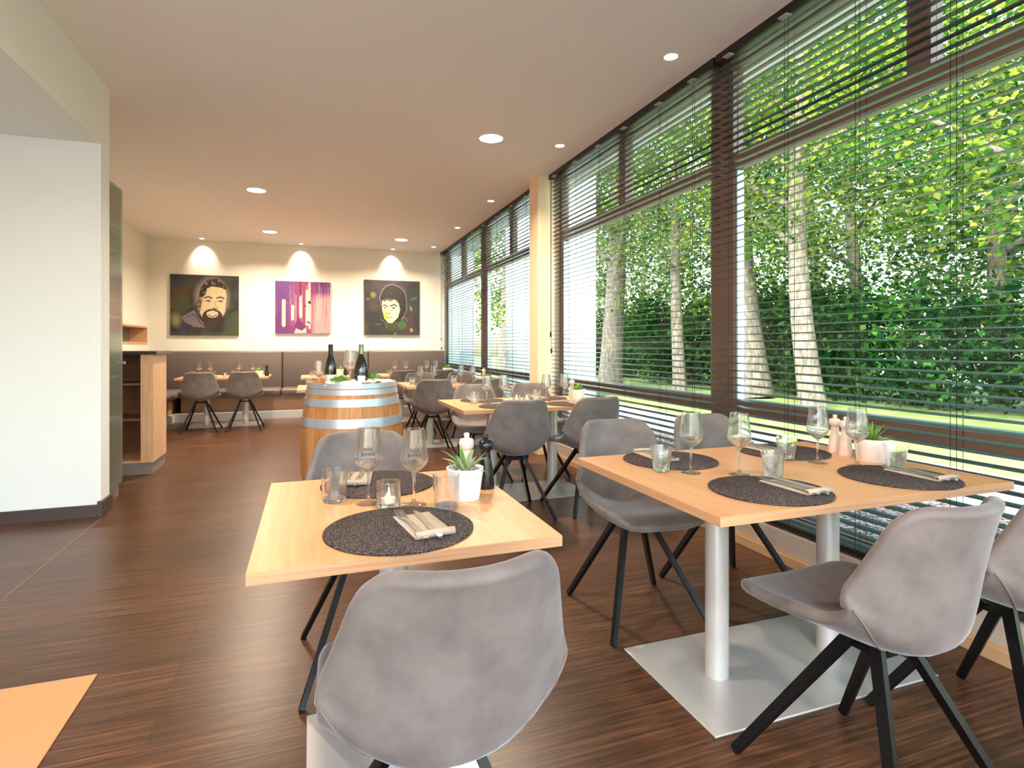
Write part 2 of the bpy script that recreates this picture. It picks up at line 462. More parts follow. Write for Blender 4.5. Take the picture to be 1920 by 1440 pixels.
# ------------------------------------------------------------------ windows (frames, panes) on the right
XF = 2.62; XF1 = 2.70
def window(n, y0, y1, sub, pw0, pw1):
    w = bpy.data.objects.new('window_%d' % n, None); COL.objects.link(w); w['kind'] = 'structure'
    zt0, zt1, zs0, zs1 = 2.365, 2.465, 0.755, 0.835
    obj('frame', join(box(XF, y0, 0.17, XF1, y0+pw0, ZC), box(XF, y1-pw1, 0.17, XF1, y1, ZC),
                      box(XF, y0+pw0, zt0, XF1, y1-pw1, zt1), box(XF, y0+pw0, zs0, XF1, y1-pw1, zs1),
                      box(XF, y0+pw0, 0.17, XF1, y1-pw1, 0.22), box(XF, y0+pw0, 3.01, XF1, y1-pw1, ZC)), M['frame'], w)
    for s in sub: obj('mullion', box(XF, s-0.055, zt1, XF1, s+0.055, 3.01), M['frame'], w)
    obj('glazing_bead', join(box(XF+0.012, y0+pw0, zs1, XF1-0.012, y1-pw1, zs1+0.02),
                     box(XF+0.012, y1-pw1-0.02, zs1+0.02, XF1-0.012, y1-pw1, zt0-0.016), box(XF+0.012, y0+pw0, zs1+0.02, XF1-0.012, y0+pw0+0.02, zt0-0.016)), M['alu'], w)
    ys = [y0+pw0] + [q for s in sorted(sub) for q in (s-0.055, s+0.055)] + [y1-pw1]
    for a, b in zip(ys[::2], ys[1::2]):
        obj('pane', box(XF+0.035, a, zt1, XF+0.041, b, 3.01), M['pane'], w)
    obj('pane', box(XF+0.035, y0+pw0, zs1, XF+0.041, y1-pw1, zt0), M['pane'], w)
    obj('pane', box(XF+0.035, y0+pw0, 0.22, XF+0.041, y1-pw1, zs0), M['pane'], w)
    return w
window(1, 3.16, 5.82, [4.475], 0.11, 0.06)
window(2, -1.2, 3.16, [1.84], 0.08, 0.11)
window(3, 6.08, 8.78, [7.46], 0.06, 0.15)
window(4, 8.78, 11.42, [10.15], 0.15, 0.10)
# wall beyond, behind the camera's right shoulder
struct('wall_right_rear', box(2.60, -2.6, 0.17, 2.72, -1.2, ZC), M['wall_cool'])

# ------------------------------------------------------------------ venetian blinds
def blind(y0, y1, ladders, label, pull=None):
    b = thing('venetian_blind', label, 'blind', (XB, (y0+y1)/2, 3.02), group='dark venetian blinds in the window wall')
    h = (y1-y0)/2
    obj('headrail', box(-0.045, -h, 0.0, 0.03, h, 0.05), M['pelmet'], b)
    z0, pitch, w = 0.235, 0.045, 0.050
    V, F = [], []
    n = int((2.985 - z0)/pitch) + 1
    ta = math.tan(R(7.0)); nc = 4
    for k in range(n):
        z = z0 + k*pitch - 3.02
        o = len(V)
        jz = rng.normal(0, 0.0006)
        for s, th in ((1, 0.0), (-1, 0.0011)):
            for i in range(nc+1):
                x = -w/2 + w*i/nc
                zz = z + jz + x*ta + 0.0035*(1 - (2*x/w)**2) - th
                V += [(x, -h+0.006, zz), (x, h-0.006, zz)]
        m_ = 2*(nc+1)
        for i in range(nc):
            a = o + 2*i
            F += [(a, a+2, a+3, a+1)]
            a2 = a + m_
            F += [(a2, a2+1, a2+3, a2+2)]
        F += [(o, o+1, o+m_+1, o+m_), (o+2*nc, o+2*nc+m_, o+2*nc+m_+1, o+2*nc+1)]
    obj('slats', (V, F), M['slat'], b, smooth=40)
    obj('bottom_rail', box(-0.028, -h, 0.182-3.02, 0.028, h, 0.212-3.02, 0.004), M['pelmet'], b)
    yc = (y0+y1)/2
    for y in ladders:
        g = [box(sx-0.0009, y-yc+dy-0.0009, 0.2-3.02, sx+0.0009, y-yc+dy+0.0009, 0.0) for sx, dy in ((-0.029, -0.012), (-0.029, 0.012), (0.029, 0))]
        obj('ladder_cord', join(*g), M['cord'], b)
        obj('bracket', box(-0.06, y-yc-0.03, -0.006, -0.02, y-yc+0.03, 0.0), M['bracket'], b)
    if pull:
        pc = obj('pull_cord', join(box(-0.036, pull-yc-0.002, 1.34-3.02, -0.032, pull-yc+0.002, 0), box(-0.036, pull-yc-0.022, 1.16-3.02, -0.032, pull-yc-0.018, 0)), M['cord'], b)
        for ty, tz in ((pull-yc, 1.29-3.02), (pull-yc-0.02, 1.11-3.02)):
            obj('tassel', lathe([(0, 0), (0.008, 0.004), (0.012, 0.05), (0.004, 0.06), (0, 0.06)], 10, (-0.034, ty, tz)), M['cord'], pc, smooth=50)
    return b
blind(3.055, 5.77, [5.62, 5.12, 4.64, 4.19, 3.68, 3.28], 'dark venetian blind before the middle window, next to the cream pillar', 5.74)
blind(-1.1, 3.035, [2.92, 2.47, 2.035, 1.60, 1.1, 0.5], 'dark venetian blind across the nearest and largest window at right')
blind(6.12, 8.45, [8.3, 7.67, 7.0, 6.5], 'dark venetian blind just beyond the cream pillar')
blind(8.47, 11.33, [11.2, 10.6, 9.6, 8.92], 'dark venetian blind in the far corner beside the portraits wall', 11.28)

# ------------------------------------------------------------------ ceiling lights
def downlight_maker(r, power, spot=False):
    def mk():
        t = thing('downlight', '', 'ceiling light')
        obj('trim_ring', lathe([(r, 0.0), (r*1.16, -0.004), (r*1.2, 0.0)], 28), M['white_plastic'], t, smooth=60)
        obj('lamp', lathe([(0, -0.0015), (r, -0.0015)], 28), M['lamp'], t)
        ld = bpy.data.lights.new('lamp_light', 'SPOT' if spot else 'AREA')
        ld.energy = power; ld.color = (1.0, 0.82, 0.62)
        if spot:
            ld.spot_size = R(75); ld.spot_blend = 0.9; ld.shadow_soft_size = 0.02
        else:
            ld.shape = 'DISK'; ld.size = 2*r; ld.spread = R(150)
        lo = bpy.data.objects.new('lamp_light', ld); COL.objects.link(lo); lo.parent = t; lo.location = (0, 0, -0.02)
        return t
    return mk
BIG = Kit(downlight_maker(0.105, 64))
BIG.put((1.54, 4.925, ZC), 0, 'large round downlight above the middle window table, nearest of the big ones', 'large round downlights')
BIG.put((-0.615, 7.51, ZC), 0, 'large round downlight on the left, above the floor beyond the barrel', 'large round downlights')
BIG.put((-0.63, 10.18, ZC), 0, 'large round downlight above the bench between the two left paintings', 'large round downlights')
BIG.put((1.52, 10.18, ZC), 0, 'large round downlight near the back wall before the right portrait', 'large round downlights')
BIG_FILL = Kit(downlight_maker(0.105, 30))  # out-of-view ceiling lamps added to fill the near room with light
BIG_FILL.put((-0.6, 2.25, ZC), 0, 'added unseen fill downlight in the near ceiling above the left aisle', 'large round downlights')
BIG_FILL.put((1.0, -0.9, ZC), 0, 'added unseen fill downlight in the ceiling behind the viewer', 'large round downlights')
SM = Kit(downlight_maker(0.040, 30, True))
for y, lb in ((3.14, 'small spotlight by the window, nearest of the row'), (4.885, 'small spotlight by the window, second of the row'),
              (7.05, 'small spotlight by the window, third of the row beyond the pillar'), (8.82, 'small spotlight by the window, fourth of the row'),
              (10.69, 'small spotlight by the window, last of the row in the corner')):
    SM.put((2.2, y, ZC), 0, lb, 'small spotlights along the window')
WW = Kit(downlight_maker(0.035, 22, True))
for x, lb in ((-1.79, 'small wall spotlight above the left portrait'), (-0.16, 'small wall spotlight above the purple painting'), (1.507, 'small wall spotlight above the right portrait')):
    o = WW.put((x, 11.2, ZC), 0, lb, 'small spotlights over the paintings')
for o in list(bpy.data.objects):
    if o.type == 'LIGHT' and o.parent and abs(o.parent.location.y - 11.2) < 0.01:
        o.rotation_euler = Vector((0, 0.62, -1)).to_track_quat('-Z', 'Y').to_euler()

# ------------------------------------------------------------------ dining chair
def cat(ts, pts, t):
    """Catmull-Rom through control points"""
    n = len(ts); i = 0
    while i < n-2 and t > ts[i+1]: i += 1
    x = (t - ts[i])/(ts[i+1]-ts[i])
    p = [np.array(pts[max(0, min(n-1, i+k))], float) for k in (-1, 0, 1, 2)]
    return 0.5*((2*p[1]) + (-p[0]+p[2])*x + (2*p[0]-5*p[1]+4*p[2]-p[3])*x*x + (-p[0]+3*p[1]-3*p[2]+p[3])*x**3)
TS = [0, .08, .2, .33, .43, .51, .59, .70, .82, .93, 1.0]
#        y      z     halfw  liftz  fwd
CP = [(.255, .452, .185, .004, 0), (.225, .470, .205, .004, 0), (.11, .460, .219, .022, 0), (-.02, .445, .229, .055, .0),
      (-.125, .436, .234, .098, .02), (-.195, .462, .235, .112, .06), (-.222, .530, .235, .080, .098), (-.240, .632, .219, .030, .092),
      (-.262, .733, .195, .010, .076), (-.280, .795, .180, .010, .070), (-.288, .815, .175, .008, .066)]
def shell_point(u, s):
    s = min(1, max(0, s)); y, z, w, lz, fw = cat(TS, CP, s)
    w0 = w
    if s > 0.82:
        d = (1-s)*0.5; r = 0.085; w = w - r + math.sqrt(max(0, r*r-(r-min(r, d))**2))
    if s < 0.14:
        d = s*0.55; r = 0.075; w = w - r + math.sqrt(max(0, r*r-(r-min(r, d))**2))
    e = abs(u*w/w0)**2.2
    return Vector((u*w, y + fw*e, z + lz*e))
def make_chair():
    t = thing('dining_chair', '', 'chair')
    nu, nv, jb = 18, 34, 14
    def S(u, j):      # rows follow the seam: row jb is the seam
        v = j/nv
        e_ = j/nv; j = nv*(0.72*e_ + 0.28*(0.5-0.5*math.cos(math.pi*e_))) if j not in (0, jb, nv) else j
        sb = 0.395 + 0.13*u*u
        return (j/jb)*sb if j <= jb else sb + (j-jb)/(nv-jb)*(1-sb)
    TH = 0.034
    def nrm(u, s):
        s = min(0.97, max(0.03, s)); u = min(0.97, max(-0.97, u))
        def q(u, s):
            y, z, w, lz, fw = cat(TS, CP, s); e = abs(u)**2.2
            return Vector((u*w, y + fw*e, z + lz*e))
        return (q(u+.02, s)-q(u-.02, s)).cross(q(u, s+.02)-q(u, s-.02)).normalized()
    us_ = [math.sin(math.pi/2*(-1+2*i/nu))*0.35 + (-1+2*i/nu)*0.65 for i in range(nu+1)]
    inner = [[shell_point(u, S(u, j)) for u in us_] for j in range(nv+1)]
    norms = [[nrm(inner[j][i].x/cat(TS, CP, min(1, S(u, j)))[2], S(u, j)) for i, u in enumerate(us_)] for j in range(nv+1)]
    outer_ = [[inner[j][i] - norms[j][i]*TH for i in range(nu+1)] for j in range(nv+1)]
    def half(j0, j1, ends):
        V, F, idx = [], [], {}
        def vid(key, co):
            if key not in idx: idx[key] = len(V); V.append(tuple(co))
            return idx[key]
        I = lambda j, i: vid(('i', j, i), inner[j][i]); O = lambda j, i: vid(('o', j, i), outer_[j][i])
        for j in range(j0, j1):
            for i in range(nu):
                F.append((I(j, i), I(j, i+1), I(j+1, i+1), I(j+1, i)))
                F.append((O(j, i), O(j+1, i), O(j+1, i+1), O(j, i+1)))
        loop = [(j, 0) for j in range(j0, j1+1)]
        if ends == 'top': loop += [(j1, i) for i in range(1, nu+1)] + [(j, nu) for j in range(j1-1, j0-1, -1)]
        else: loop = [(j, 0) for j in range(j1, j0-1, -1)] + [(j0, i) for i in range(1, nu+1)] + [(j, nu) for j in range(j0+1, j1+1)]
        def rim(j, i, k):
            a, b = inner[j][i], outer_[j][i]
            jj, ii = min(nv-1, max(1, j)), min(nu-1, max(1, i))
            n_ = norms[j][i]; ou = OUT[(j, i)]
            an = math.pi*k/6
            return (a+b)/2 + n_*(TH/2)*math.cos(an) + ou*0.013*math.sin(an)
        OUT = {}
        cen = sum((inner[j][i] for j, i in loop), Vector())/len(loop)
        for k, (j, i) in enumerate(loop):
            pa, pb = inner[loop[max(0, k-1)][0]][loop[max(0, k-1)][1]], inner[loop[min(len(loop)-1, k+1)][0]][loop[min(len(loop)-1, k+1)][1]]
            n_ = norms[j][i]; ou = (pb-pa).cross(n_).normalized()
            mid = inner[min(nv-2, max(2, j))][nu//2]
            if ou.dot(inner[j][i]-mid) < 0: ou = -ou
            OUT[(j, i)] = ou
        for (ja, ia), (jb_, ib) in zip(loop, loop[1:]):
            ra = [I(ja, ia)] + [vid(('r', ja, ia, k), rim(ja, ia, k)) for k in range(1, 6)] + [O(ja, ia)]
            rb = [I(jb_, ib)] + [vid(('r', jb_, ib, k), rim(jb_, ib, k)) for k in range(1, 6)] + [O(jb_, ib)]
            for k in range(6): F.append((ra[k], rb[k], rb[k+1], ra[k+1]))
        return V, F
    for nm, (a_, b_, e_) in {'seat': (0, jb, 'bottom'), 'backrest': (jb, nv, 'top')}.items():
        fixo = obj(nm, half(a_, b_, e_), M['velvet'], t, smooth=75)
        bm = bmesh.new(); bm.from_mesh(fixo.data); bmesh.ops.recalc_face_normals(bm, faces=bm.faces[:]); bm.to_mesh(fixo.data); bm.free()
    # piping over the seam, outside; stitching inside
    us = [-1.0+2.0*i/32 for i in range(33)]
    pts = [shell_point(u, 0.395+0.13*u*u) - nrm(u, 0.395+0.13*u*u)*-0.0006 for u in us]
    obj('piping', tube(pts, 0.0022, 6), M['seam'], t, smooth=60)
    pts = [shell_point(u*0.97, 0.47+0.10*u*u) - nrm(u*0.97, 0.47+0.10*u*u)*0.0343 for u in us]
    obj('stitching', tube(pts, 0.0016, 5), M['stitch'], t, smooth=60)
    for sx in (-1, 1):
        for sy in (-1, 1):
            top = Vector((sx*0.055, -0.03+sy*0.035, 0.425)); bot = Vector((sx*0.228, (0.245 if sy > 0 else -0.25), 0.0))
            g = barr(top, bot + Vector((0,0,0.004)), 0.032, 0.020, 0.026, 0.018, wdir=(0,1,0))
            l = obj('leg', g, M['black_metal'], t)
    obj('underframe', box(-0.062, -0.08, 0.398, 0.062, 0.02, 0.412), M['black_metal'], t)
    return t
CH = Kit(make_chair)
G = 'grey brown velvet shell chairs'
def chair(x, y, rz, lb, ex=0.0): CH.put((x, y, 0), R(rz)+R(ex), lb, G)
chair(0.245, 1.17, 0, 'velvet shell chair seen from behind in the very foreground, at the small table', 2)
chair(0.20, 2.24, 180, 'velvet shell chair facing us across the small foreground table, in front of the barrel', 0)
chair(1.425, 1.14, 0, 'velvet shell chair with its back to us, nearest left seat of the large right table', 3)
chair(1.99, 1.16, 0, 'velvet shell chair cut by the right edge of the photo, by the window', 0)
chair(1.385, 2.24, 180, 'velvet shell chair facing us at the far left side of the large right table', -4)
chair(1.94, 2.28, 180, 'velvet shell chair facing us by the window at the large right table', 0)
chair(1.36, 3.84, 0, 'velvet shell chair with its back to us at the second window table, aisle side', 0)
chair(1.93, 3.86, 0, 'velvet shell chair with its back to us at the second window table, window side', 6)
chair(1.44, 4.95, 180, 'velvet shell chair facing us at the second window table, aisle side', 0)
chair(2.0, 4.97, 180, 'velvet shell chair facing us at the second window table, before the cream pillar', 0)
chair(1.29, 6.34, 0, 'velvet shell chair with its back to us at the third window table, aisle side', -3)
chair(1.88, 6.36, 0, 'velvet shell chair with its back to us at the third window table, window side', 0)
chair(1.38, 7.42, 180, 'velvet shell chair facing us at the third window table, aisle side', 0)
chair(1.95, 7.42, 180, 'velvet shell chair facing us at the third window table, window side', 0)
chair(1.31, 8.72, 0, 'velvet shell chair with its back to us at the farthest window table, aisle side', 0)
chair(1.90, 8.72, 0, 'velvet shell chair with its back to us at the farthest window table, window side', 0)
chair(-1.44, 9.0, 0, 'left one of two velvet shell chairs at the table by the far left bench', 0)
chair(-0.88, 9.0, 0, 'right one of two velvet shell chairs at the table by the far left bench', 0)

# ------------------------------------------------------------------ tables
ZT = 0.735
def make_table(a, b, cols, th=0.027):
    def mk():
        t = thing('dining_table', '', 'table')
        top = obj('tabletop', box(-a, -b, ZT-th, a, b, ZT), M['beech'], t)
        e = 0.0008
        obj('edge_band', join(box(-a-e, -b-e, ZT-th, a+e, -b, ZT-0.0015), box(-a-e, b, ZT-th, a+e, b+e, ZT-0.0015),
                              box(-a-e, -b, ZT-th, -a, b, ZT-0.0015), box(a, -b, ZT-th, a+e, b, ZT-0.0015)), M['beech_edge'], top)
        pw = 0.24 if len(cols) == 1 else 0.49
        obj('base_plate', box(-pw, -0.27, 0.0, pw, 0.27, 0.008, 0.003), M['steel'], t)
        for c in cols:
            obj('column', lathe([(0.041, 0.008), (0.041, ZT-th-0.008)], 32, (c, 0, 0)), M['steel'], t, smooth=60)
            obj('mounting_plate', box(c-0.12, -0.2, ZT-th-0.008, c+0.12, 0.2, ZT-th), M['black_metal'], t)
        return t
    return mk
TB = Kit(make_table(0.61, 0.437, (-0.265, 0.265)))
TS1 = Kit(make_table(0.353, 0.405, (0.0,)))
GT = 'pale beech dining tables'
TS1.put((0.229, 1.685, 0), 0, 'small pale beech table in the foreground, set for two', GT)
TB.put((1.655, 1.704, 0), 0, 'large pale beech table in the right foreground, set for four', GT)
TB.put((1.64, 4.385, 0), 0, 'large pale beech table in front of the cream pillar', GT)
TB.put((1.64, 6.87, 0), 0, 'third large beech table along the window, beyond the pillar', GT)
TB.put((1.64, 9.28, 0), 0, 'farthest large beech table along the window, near the bench', GT)
TB.put((-1.2, 9.6, 0), 0, 'large beech table at the far left bench', GT)
TS1.put((0.22, 6.75, 0), 0, 'small beech table right behind the barrel', GT)
TS1.put((0.22, 9.22, 0), 0, 'small beech table at the bench behind the barrel', GT)

# ------------------------------------------------------------------ tableware
def make_wine():
    t = thing('wine_glass', '', 'glass')
    outer = [(0, 0), (0.036, 0.0), (0.0365, 0.0015), (0.022, 0.0045), (0.008, 0.009), (0.0042, 0.02), (0.0036, 0.05), (0.0038, 0.082), (0.007, 0.093),
             (0.022, 0.104), (0.037, 0.119), (0.0415, 0.130), (0.041, 0.142), (0.0365, 0.175), (0.0305, 0.222)]
    inner = [(0.0297, 0.222), (0.0355, 0.175), (0.0398, 0.142), (0.0402, 0.131), (0.0355, 0.1205), (0.020, 0.106), (0.006, 0.098), (0, 0.0965)]
    bowl = obj('bowl', lathe([(0, 0.0925)] + outer[8:] + inner, 36), M['glass_thin'], t, smooth=70)
    fixn(bowl)
    stem = obj('stem', lathe([(0, 0.0005)] + outer[1:9] + [(0, 0.0935)], 24), M['glass_thin'], t, smooth=60); fixn(stem)
    return t
def make_wine_print():
    t = make_wine()
    g = []
    a0 = -1.65
    for row, z, n in ((0, 0.160, 5), (1, 0.146, 7)):
        r = 0.0388 if row == 0 else 0.0411
        for k in range(n):
            a = a0 + (k-(n-1)/2)*0.13
            hgt = 0.008 if k % 2 else 0.0105
            c, s = math.cos(a), math.sin(a)
            rt = r + 0.0004
            v = [(r*c + dx*-s, r*s + dx*c, z+dz) for dx, dz in ((-0.0013,0),(0.0013,0),(0.0013,hgt),(-0.0013,hgt))]
            v2 = [(x+0.0004*c, y+0.0004*s, q) for x, y, q in v]
            g.append((v+v2, [(0,1,2,3),(7,6,5,4),(0,4,5,1),(1,5,6,2),(2,6,7,3),(3,7,4,0)]))
    obj('printed_mark', join(*g), M['print'], t)
    return t
def make_tumbler():
    t = thing('tumbler', '', 'glass')
    o = [(0, 0.0), (0.027, 0.0), (0.029, 0.002), (0.041, 0.092)]; i = [(0.0393, 0.092), (0.0278, 0.012), (0, 0.011)]
    fixn(obj('cup', lathe(o + i, 36), M['glass'], t, smooth=60))
    return t
def make_tumbler_blue():
    t = thing('tumbler', '', 'glass')
    o = [(0, 0.0082), (0.0342, 0.0082), (0.0385, 0.095)]; i = [(0.0368, 0.095), (0.0325, 0.0105), (0, 0.0105)]
    fixn(obj('cup', lathe(o + i, 36), M['glass'], t, smooth=60))
    fixn(obj('base', lathe([(0, 0.0), (0.0305, 0.0), (0.0335, 0.002), (0.0342, 0.0078), (0, 0.0078)], 36), M['glass_blue'], t, smooth=60))
    t.children[-1]['label'] = 'blue tinted glass foot'
    return t
def make_candle():
    t = thing('candle_holder', '', 'candle holder')
    seg = 48; prof_o = [(0.030, 0.0), (0.033, 0.004), (0.034, 0.05), (0.034, 0.072)]
    V, F = lathe([(0, 0.0)] + prof_o + [(0.0305, 0.072), (0.029, 0.014), (0, 0.012)], seg)
    V = [(x*(1+0.03*math.cos(14*math.atan2(y, x))*(1 if z < 0.055 and math.hypot(x, y) > 0.0305 else 0)), y*(1+0.03*math.cos(14*math.atan2(y, x))*(1 if z < 0.055 and math.hypot(x, y) > 0.0305 else 0)), z) for x, y, z in V]
    fixn(obj('glass_cup', (V, F), M['glass'], t, smooth=40))
    c = obj('tealight', lathe([(0, 0.0135), (0.019, 0.0135), (0.019, 0.028), (0, 0.028)], 20), M['wax'], t, smooth=40)
    obj('flame', lathe([(0, 0.029), (0.0035, 0.034), (0.003, 0.040), (0, 0.052)], 10), M['flame'], c, smooth=80)
    return t
def make_mill(mat, h=0.17):
    def mk():
        t = thing('pepper_mill' if mat == 'black_ceramic' else 'salt_mill', '', 'mill'); k = h/0.17
        obj('body', lathe([(0, 0), (0.029, 0), (0.030, 0.003*k), (0.0265, 0.05*k), (0.019, 0.095*k), (0.017, 0.113*k), (0.0175, 0.120*k)], 28), M[mat], t, smooth=60)
        obj('head', lathe([(0.0175, 0.121*k), (0.024, 0.128*k), (0.026, 0.142*k), (0.021, 0.155*k), (0.008, 0.159*k), (0.009, 0.164*k), (0.0105, 0.169*k), (0.007, 0.175*k), (0, 0.176*k)], 28), M[mat], t, smooth=60)
        return t
    return mk
def blade(length, width, az, tilt, curve, thick=0.006, c=(0,0,0), n=6):
    V, F = [], []
    for i in range(n+1):
        s = i/n; el = tilt - curve*s
        if i == 0: x = 0.004; z = 0.0
        else: x += length/n*math.cos(el); z += length/n*math.sin(el)
        w = width*(0.75+0.6*s)*(1-s**2.2)+0.0008; th = thick*(1-s*0.8)
        for dy, dz in ((-w/2, 0.25*w), (0, -th/2), (w/2, 0.25*w), (0, th/2)):
            X, Y = x*math.cos(az)-dy*math.sin(az), x*math.sin(az)+dy*math.cos(az)
            V.append((c[0]+X, c[1]+Y, c[2]+z+dz))
    for i in range(n):
        for k in range(4):
            k2 = (k+1) % 4; F.append((i*4+k, i*4+k2, i*4+4+k2, i*4+4+k))
    F.append((3,2,1,0)); F.append(tuple(n*4+k for k in range(4)))
    return V, F
def pot_geo(r0=0.042, r1=0.052, h=0.085, rim=0.004):
    return lathe([(0, 0), (r0, 0), (r0+0.001, 0.002), (r1, h), (r1-rim, h), (r1-rim-0.004, h-0.014), (0, h-0.014)], 40)
def make_plant(kind, r0, r1, h):
    def mk():
        t = thing('potted_succulent', '', 'plant'); rr = random.Random(kind + str(h))
        obj('pot', pot_geo(r0, r1, h), M['white_ceramic'] if kind != 'agave' else M['pinkpot'], t, smooth=50)
        obj('soil', lathe([(0, h-0.010), (r1-0.0055, h-0.0105)], 24), M['soil'], t)
        if kind == 'aloe':
            g = []
            for k in range(70):
                a, q = rr.uniform(0, 6.28), (r1-0.011)*math.sqrt(rr.random()); s = rr.uniform(0.003, 0.0065)
                v, f = lathe([(0, -1), (0.8, -0.6), (1, 0), (0.8, 0.6), (0, 1)], 6)
                g.append(([(q*math.cos(a)+x*s*rr.uniform(.8, 1.2), q*math.sin(a)+y*s, h-0.006+z*s*0.7) for x, y, z in v], f))
            o = obj('pebbles', join(*g), M['pebble'], t, smooth=60); o['kind'] = 'stuff'
        n = {'aloe': 15, 'agave': 34, 'bushy': 26}[kind]
        for k in range(n):
            az = k*2.399 + rr.uniform(-.2, .2); s = k/n
            if kind == 'aloe': L, w, ti, cu, th, mt = rr.uniform(.055, .095)*(0.8+0.3*s), rr.uniform(.013, .017), 0.35+0.95*s+rr.uniform(-.15, .15), rr.uniform(-.5, .9), .008, ('succ', 'succ_pale')[k % 3 == 1]
            elif kind == 'agave': L, w, ti, cu, th, mt = rr.uniform(.06, .085), .007, 0.35+1.1*s, rr.uniform(.0, .6), .003, 'agave'
            else: L, w, ti, cu, th, mt = rr.uniform(.045, .07), .013, 0.3+1.15*s, rr.uniform(-.2, .4), .004, 'bright_leaf'
            obj('leaf', blade(L, w, az, ti, cu, th, (0, 0, h-0.012)), M[mt], t, smooth=60)
        return t
    return mk
M['pinkpot'] = P('pale_pink_ceramic', srgb(232, 214, 206), 0.35)

def make_napkin():
    t = thing('napkin', '', 'napkin')
    L, W = 0.205, 0.098; V, F = [], []; n = 14
    prof = [(-L/2 + L*i/n, 0.0035) for i in range(n)]
    # the fold at the near end rolls up and over
    roll = [(L/2*0.86 + 0.007*math.sin(a)+0.0, 0.0102-0.007*math.cos(a)) for a in [k*math.pi*1.45/9 for k in range(10)]]
    path = [(-L/2 + 0.93*L*i/n, 0.0032) for i in range(n+1)] + [(x, z) for x, z in roll[1:]]
    for i, (y, z) in enumerate(path):
        for x in (-W/2, -W/6, W/6, W/2):
            V.append((x, -y, z + 0.0006*math.sin(40*x+9*y)))
    m_ = len(path)
    for i in range(m_-1):
        for k in range(3): F.append((i*4+k, i*4+k+1, i*4+k+5, i*4+k+4))
    me = mesh('folded_cloth', (V, F), M['napkin'], 60)
    o = bpy.data.objects.new('folded_cloth', me); COL.objects.link(o)
    s = o.modifiers.new('s', 'SOLIDIFY'); s.thickness = 0.0045; s.offset = 0
    ev = bpy.data.meshes.new_from_object(o.evaluated_get(bpy.context.evaluated_depsgraph_get())); bpy.data.objects.remove(o)
    obj('folded_cloth', ev, None, t)
    obj('hem', box(-W/2, -0.07, 0.0056, -W/2+0.002, 0.1, 0.0064), M['cloth'], t)
    return t
def make_fork():
    t = thing('fork', '', 'fork')
    h = [(0, -0.125, 0.002), (0, -0.09, 0.003), (0, -0.02, 0.004), (0, 0.03, 0.0045), (0, 0.05, 0.003)]
    V, F = [], []
    ws = [0.006, 0.009, 0.006, 0.0055, 0.009]
    for (x, y, z), w in zip(h, ws):
        V += [(-w, y, z), (w, y, z), (w, y, z+0.0022), (-w, y, z+0.0022)]
    for i in range(len(h)-1):
        for k in range(4): F.append((i*4+k, i*4+(k+1) % 4, i*4+4+(k+1) % 4, i*4+4+k))
    F += [(3,2,1,0), (16,17,18,19)]
    obj('handle', (V, F), M['cutlery'], t, smooth=50)
    g = [barr((0, 0.049, 0.004), (0, 0.066, 0.0015), 0.020, 0.002, 0.024, 0.002)]
    for k in range(4):
        x = -0.0099+0.0066*k
        g += [barr((x, 0.065, 0.0016), (x, 0.09, 0.003), 0.0038, 0.0018), barr((x, 0.09, 0.003), (x*0.95, 0.112, 0.008), 0.0036, 0.0018, 0.0018, 0.0012)]
    obj('tines', join(*g), M['cutlery'], t)
    return t
def make_knife():
    t = thing('knife', '', 'knife')
    V, F = [], []
    st = [(-0.125, 0.005, 0.004), (-0.11, 0.008, 0.006), (-0.03, 0.0065, 0.006), (0.0, 0.005, 0.004)]
    for y, w, th in st: V += [(-w, y, 0.001), (w, y, 0.001), (w, y, 0.001+th), (-w, y, 0.001+th)]
    for i in range(len(st)-1):
        for k in range(4): F.append((i*4+k, i*4+(k+1) % 4, i*4+4+(k+1) % 4, i*4+4+k))
    F += [(3,2,1,0), (12,13,14,15)]
    obj('handle', (V, F), M['cutlery'], t, smooth=50)
    pr = [(-0.004, 0.0), (0.006, 0.004), (0.0105, 0.02), (0.0105, 0.07), (0.006, 0.098), (-0.004, 0.112), (-0.0065, 0.09), (-0.006, 0.02)]
    n = len(pr)
    obj('blade', ([(x, y, 0.0018) for x, y in pr] + [(x, y, 0.0036) for x, y in pr], [tuple(range(n))[::-1], tuple(range(n, 2*n))] + [(i, (i+1) % n, n+(i+1) % n, n+i) for i in range(n)]), M['cutlery'], t)
    return t
def make_placemat():
    t = obj('placemat', lathe([(0, 0), (0.184, 0), (0.186, 0.002), (0.186, 0.0045), (0.184, 0.006), (0, 0.006)], 64), M['felt'], smooth=50)
    return tag(t, '', 'placemat')
WINE = Kit(make_wine); WINEP = Kit(make_wine_print); TUM = Kit(make_tumbler); TUMB = Kit(make_tumbler_blue); CAND = Kit(make_candle)
MB_, MW_ = Kit(make_mill('black_ceramic')), Kit(make_mill('mill_white'))
ALOE = Kit(make_plant('aloe', 0.040, 0.053, 0.088)); AGAVE = Kit(make_plant('agave', 0.046, 0.056, 0.078)); BUSH = Kit(make_plant('bushy', 0.046, 0.058, 0.078))
NAP, FORK, KNIFE, PMAT = Kit(make_napkin), Kit(make_fork), Kit(make_knife), Kit(make_placemat)
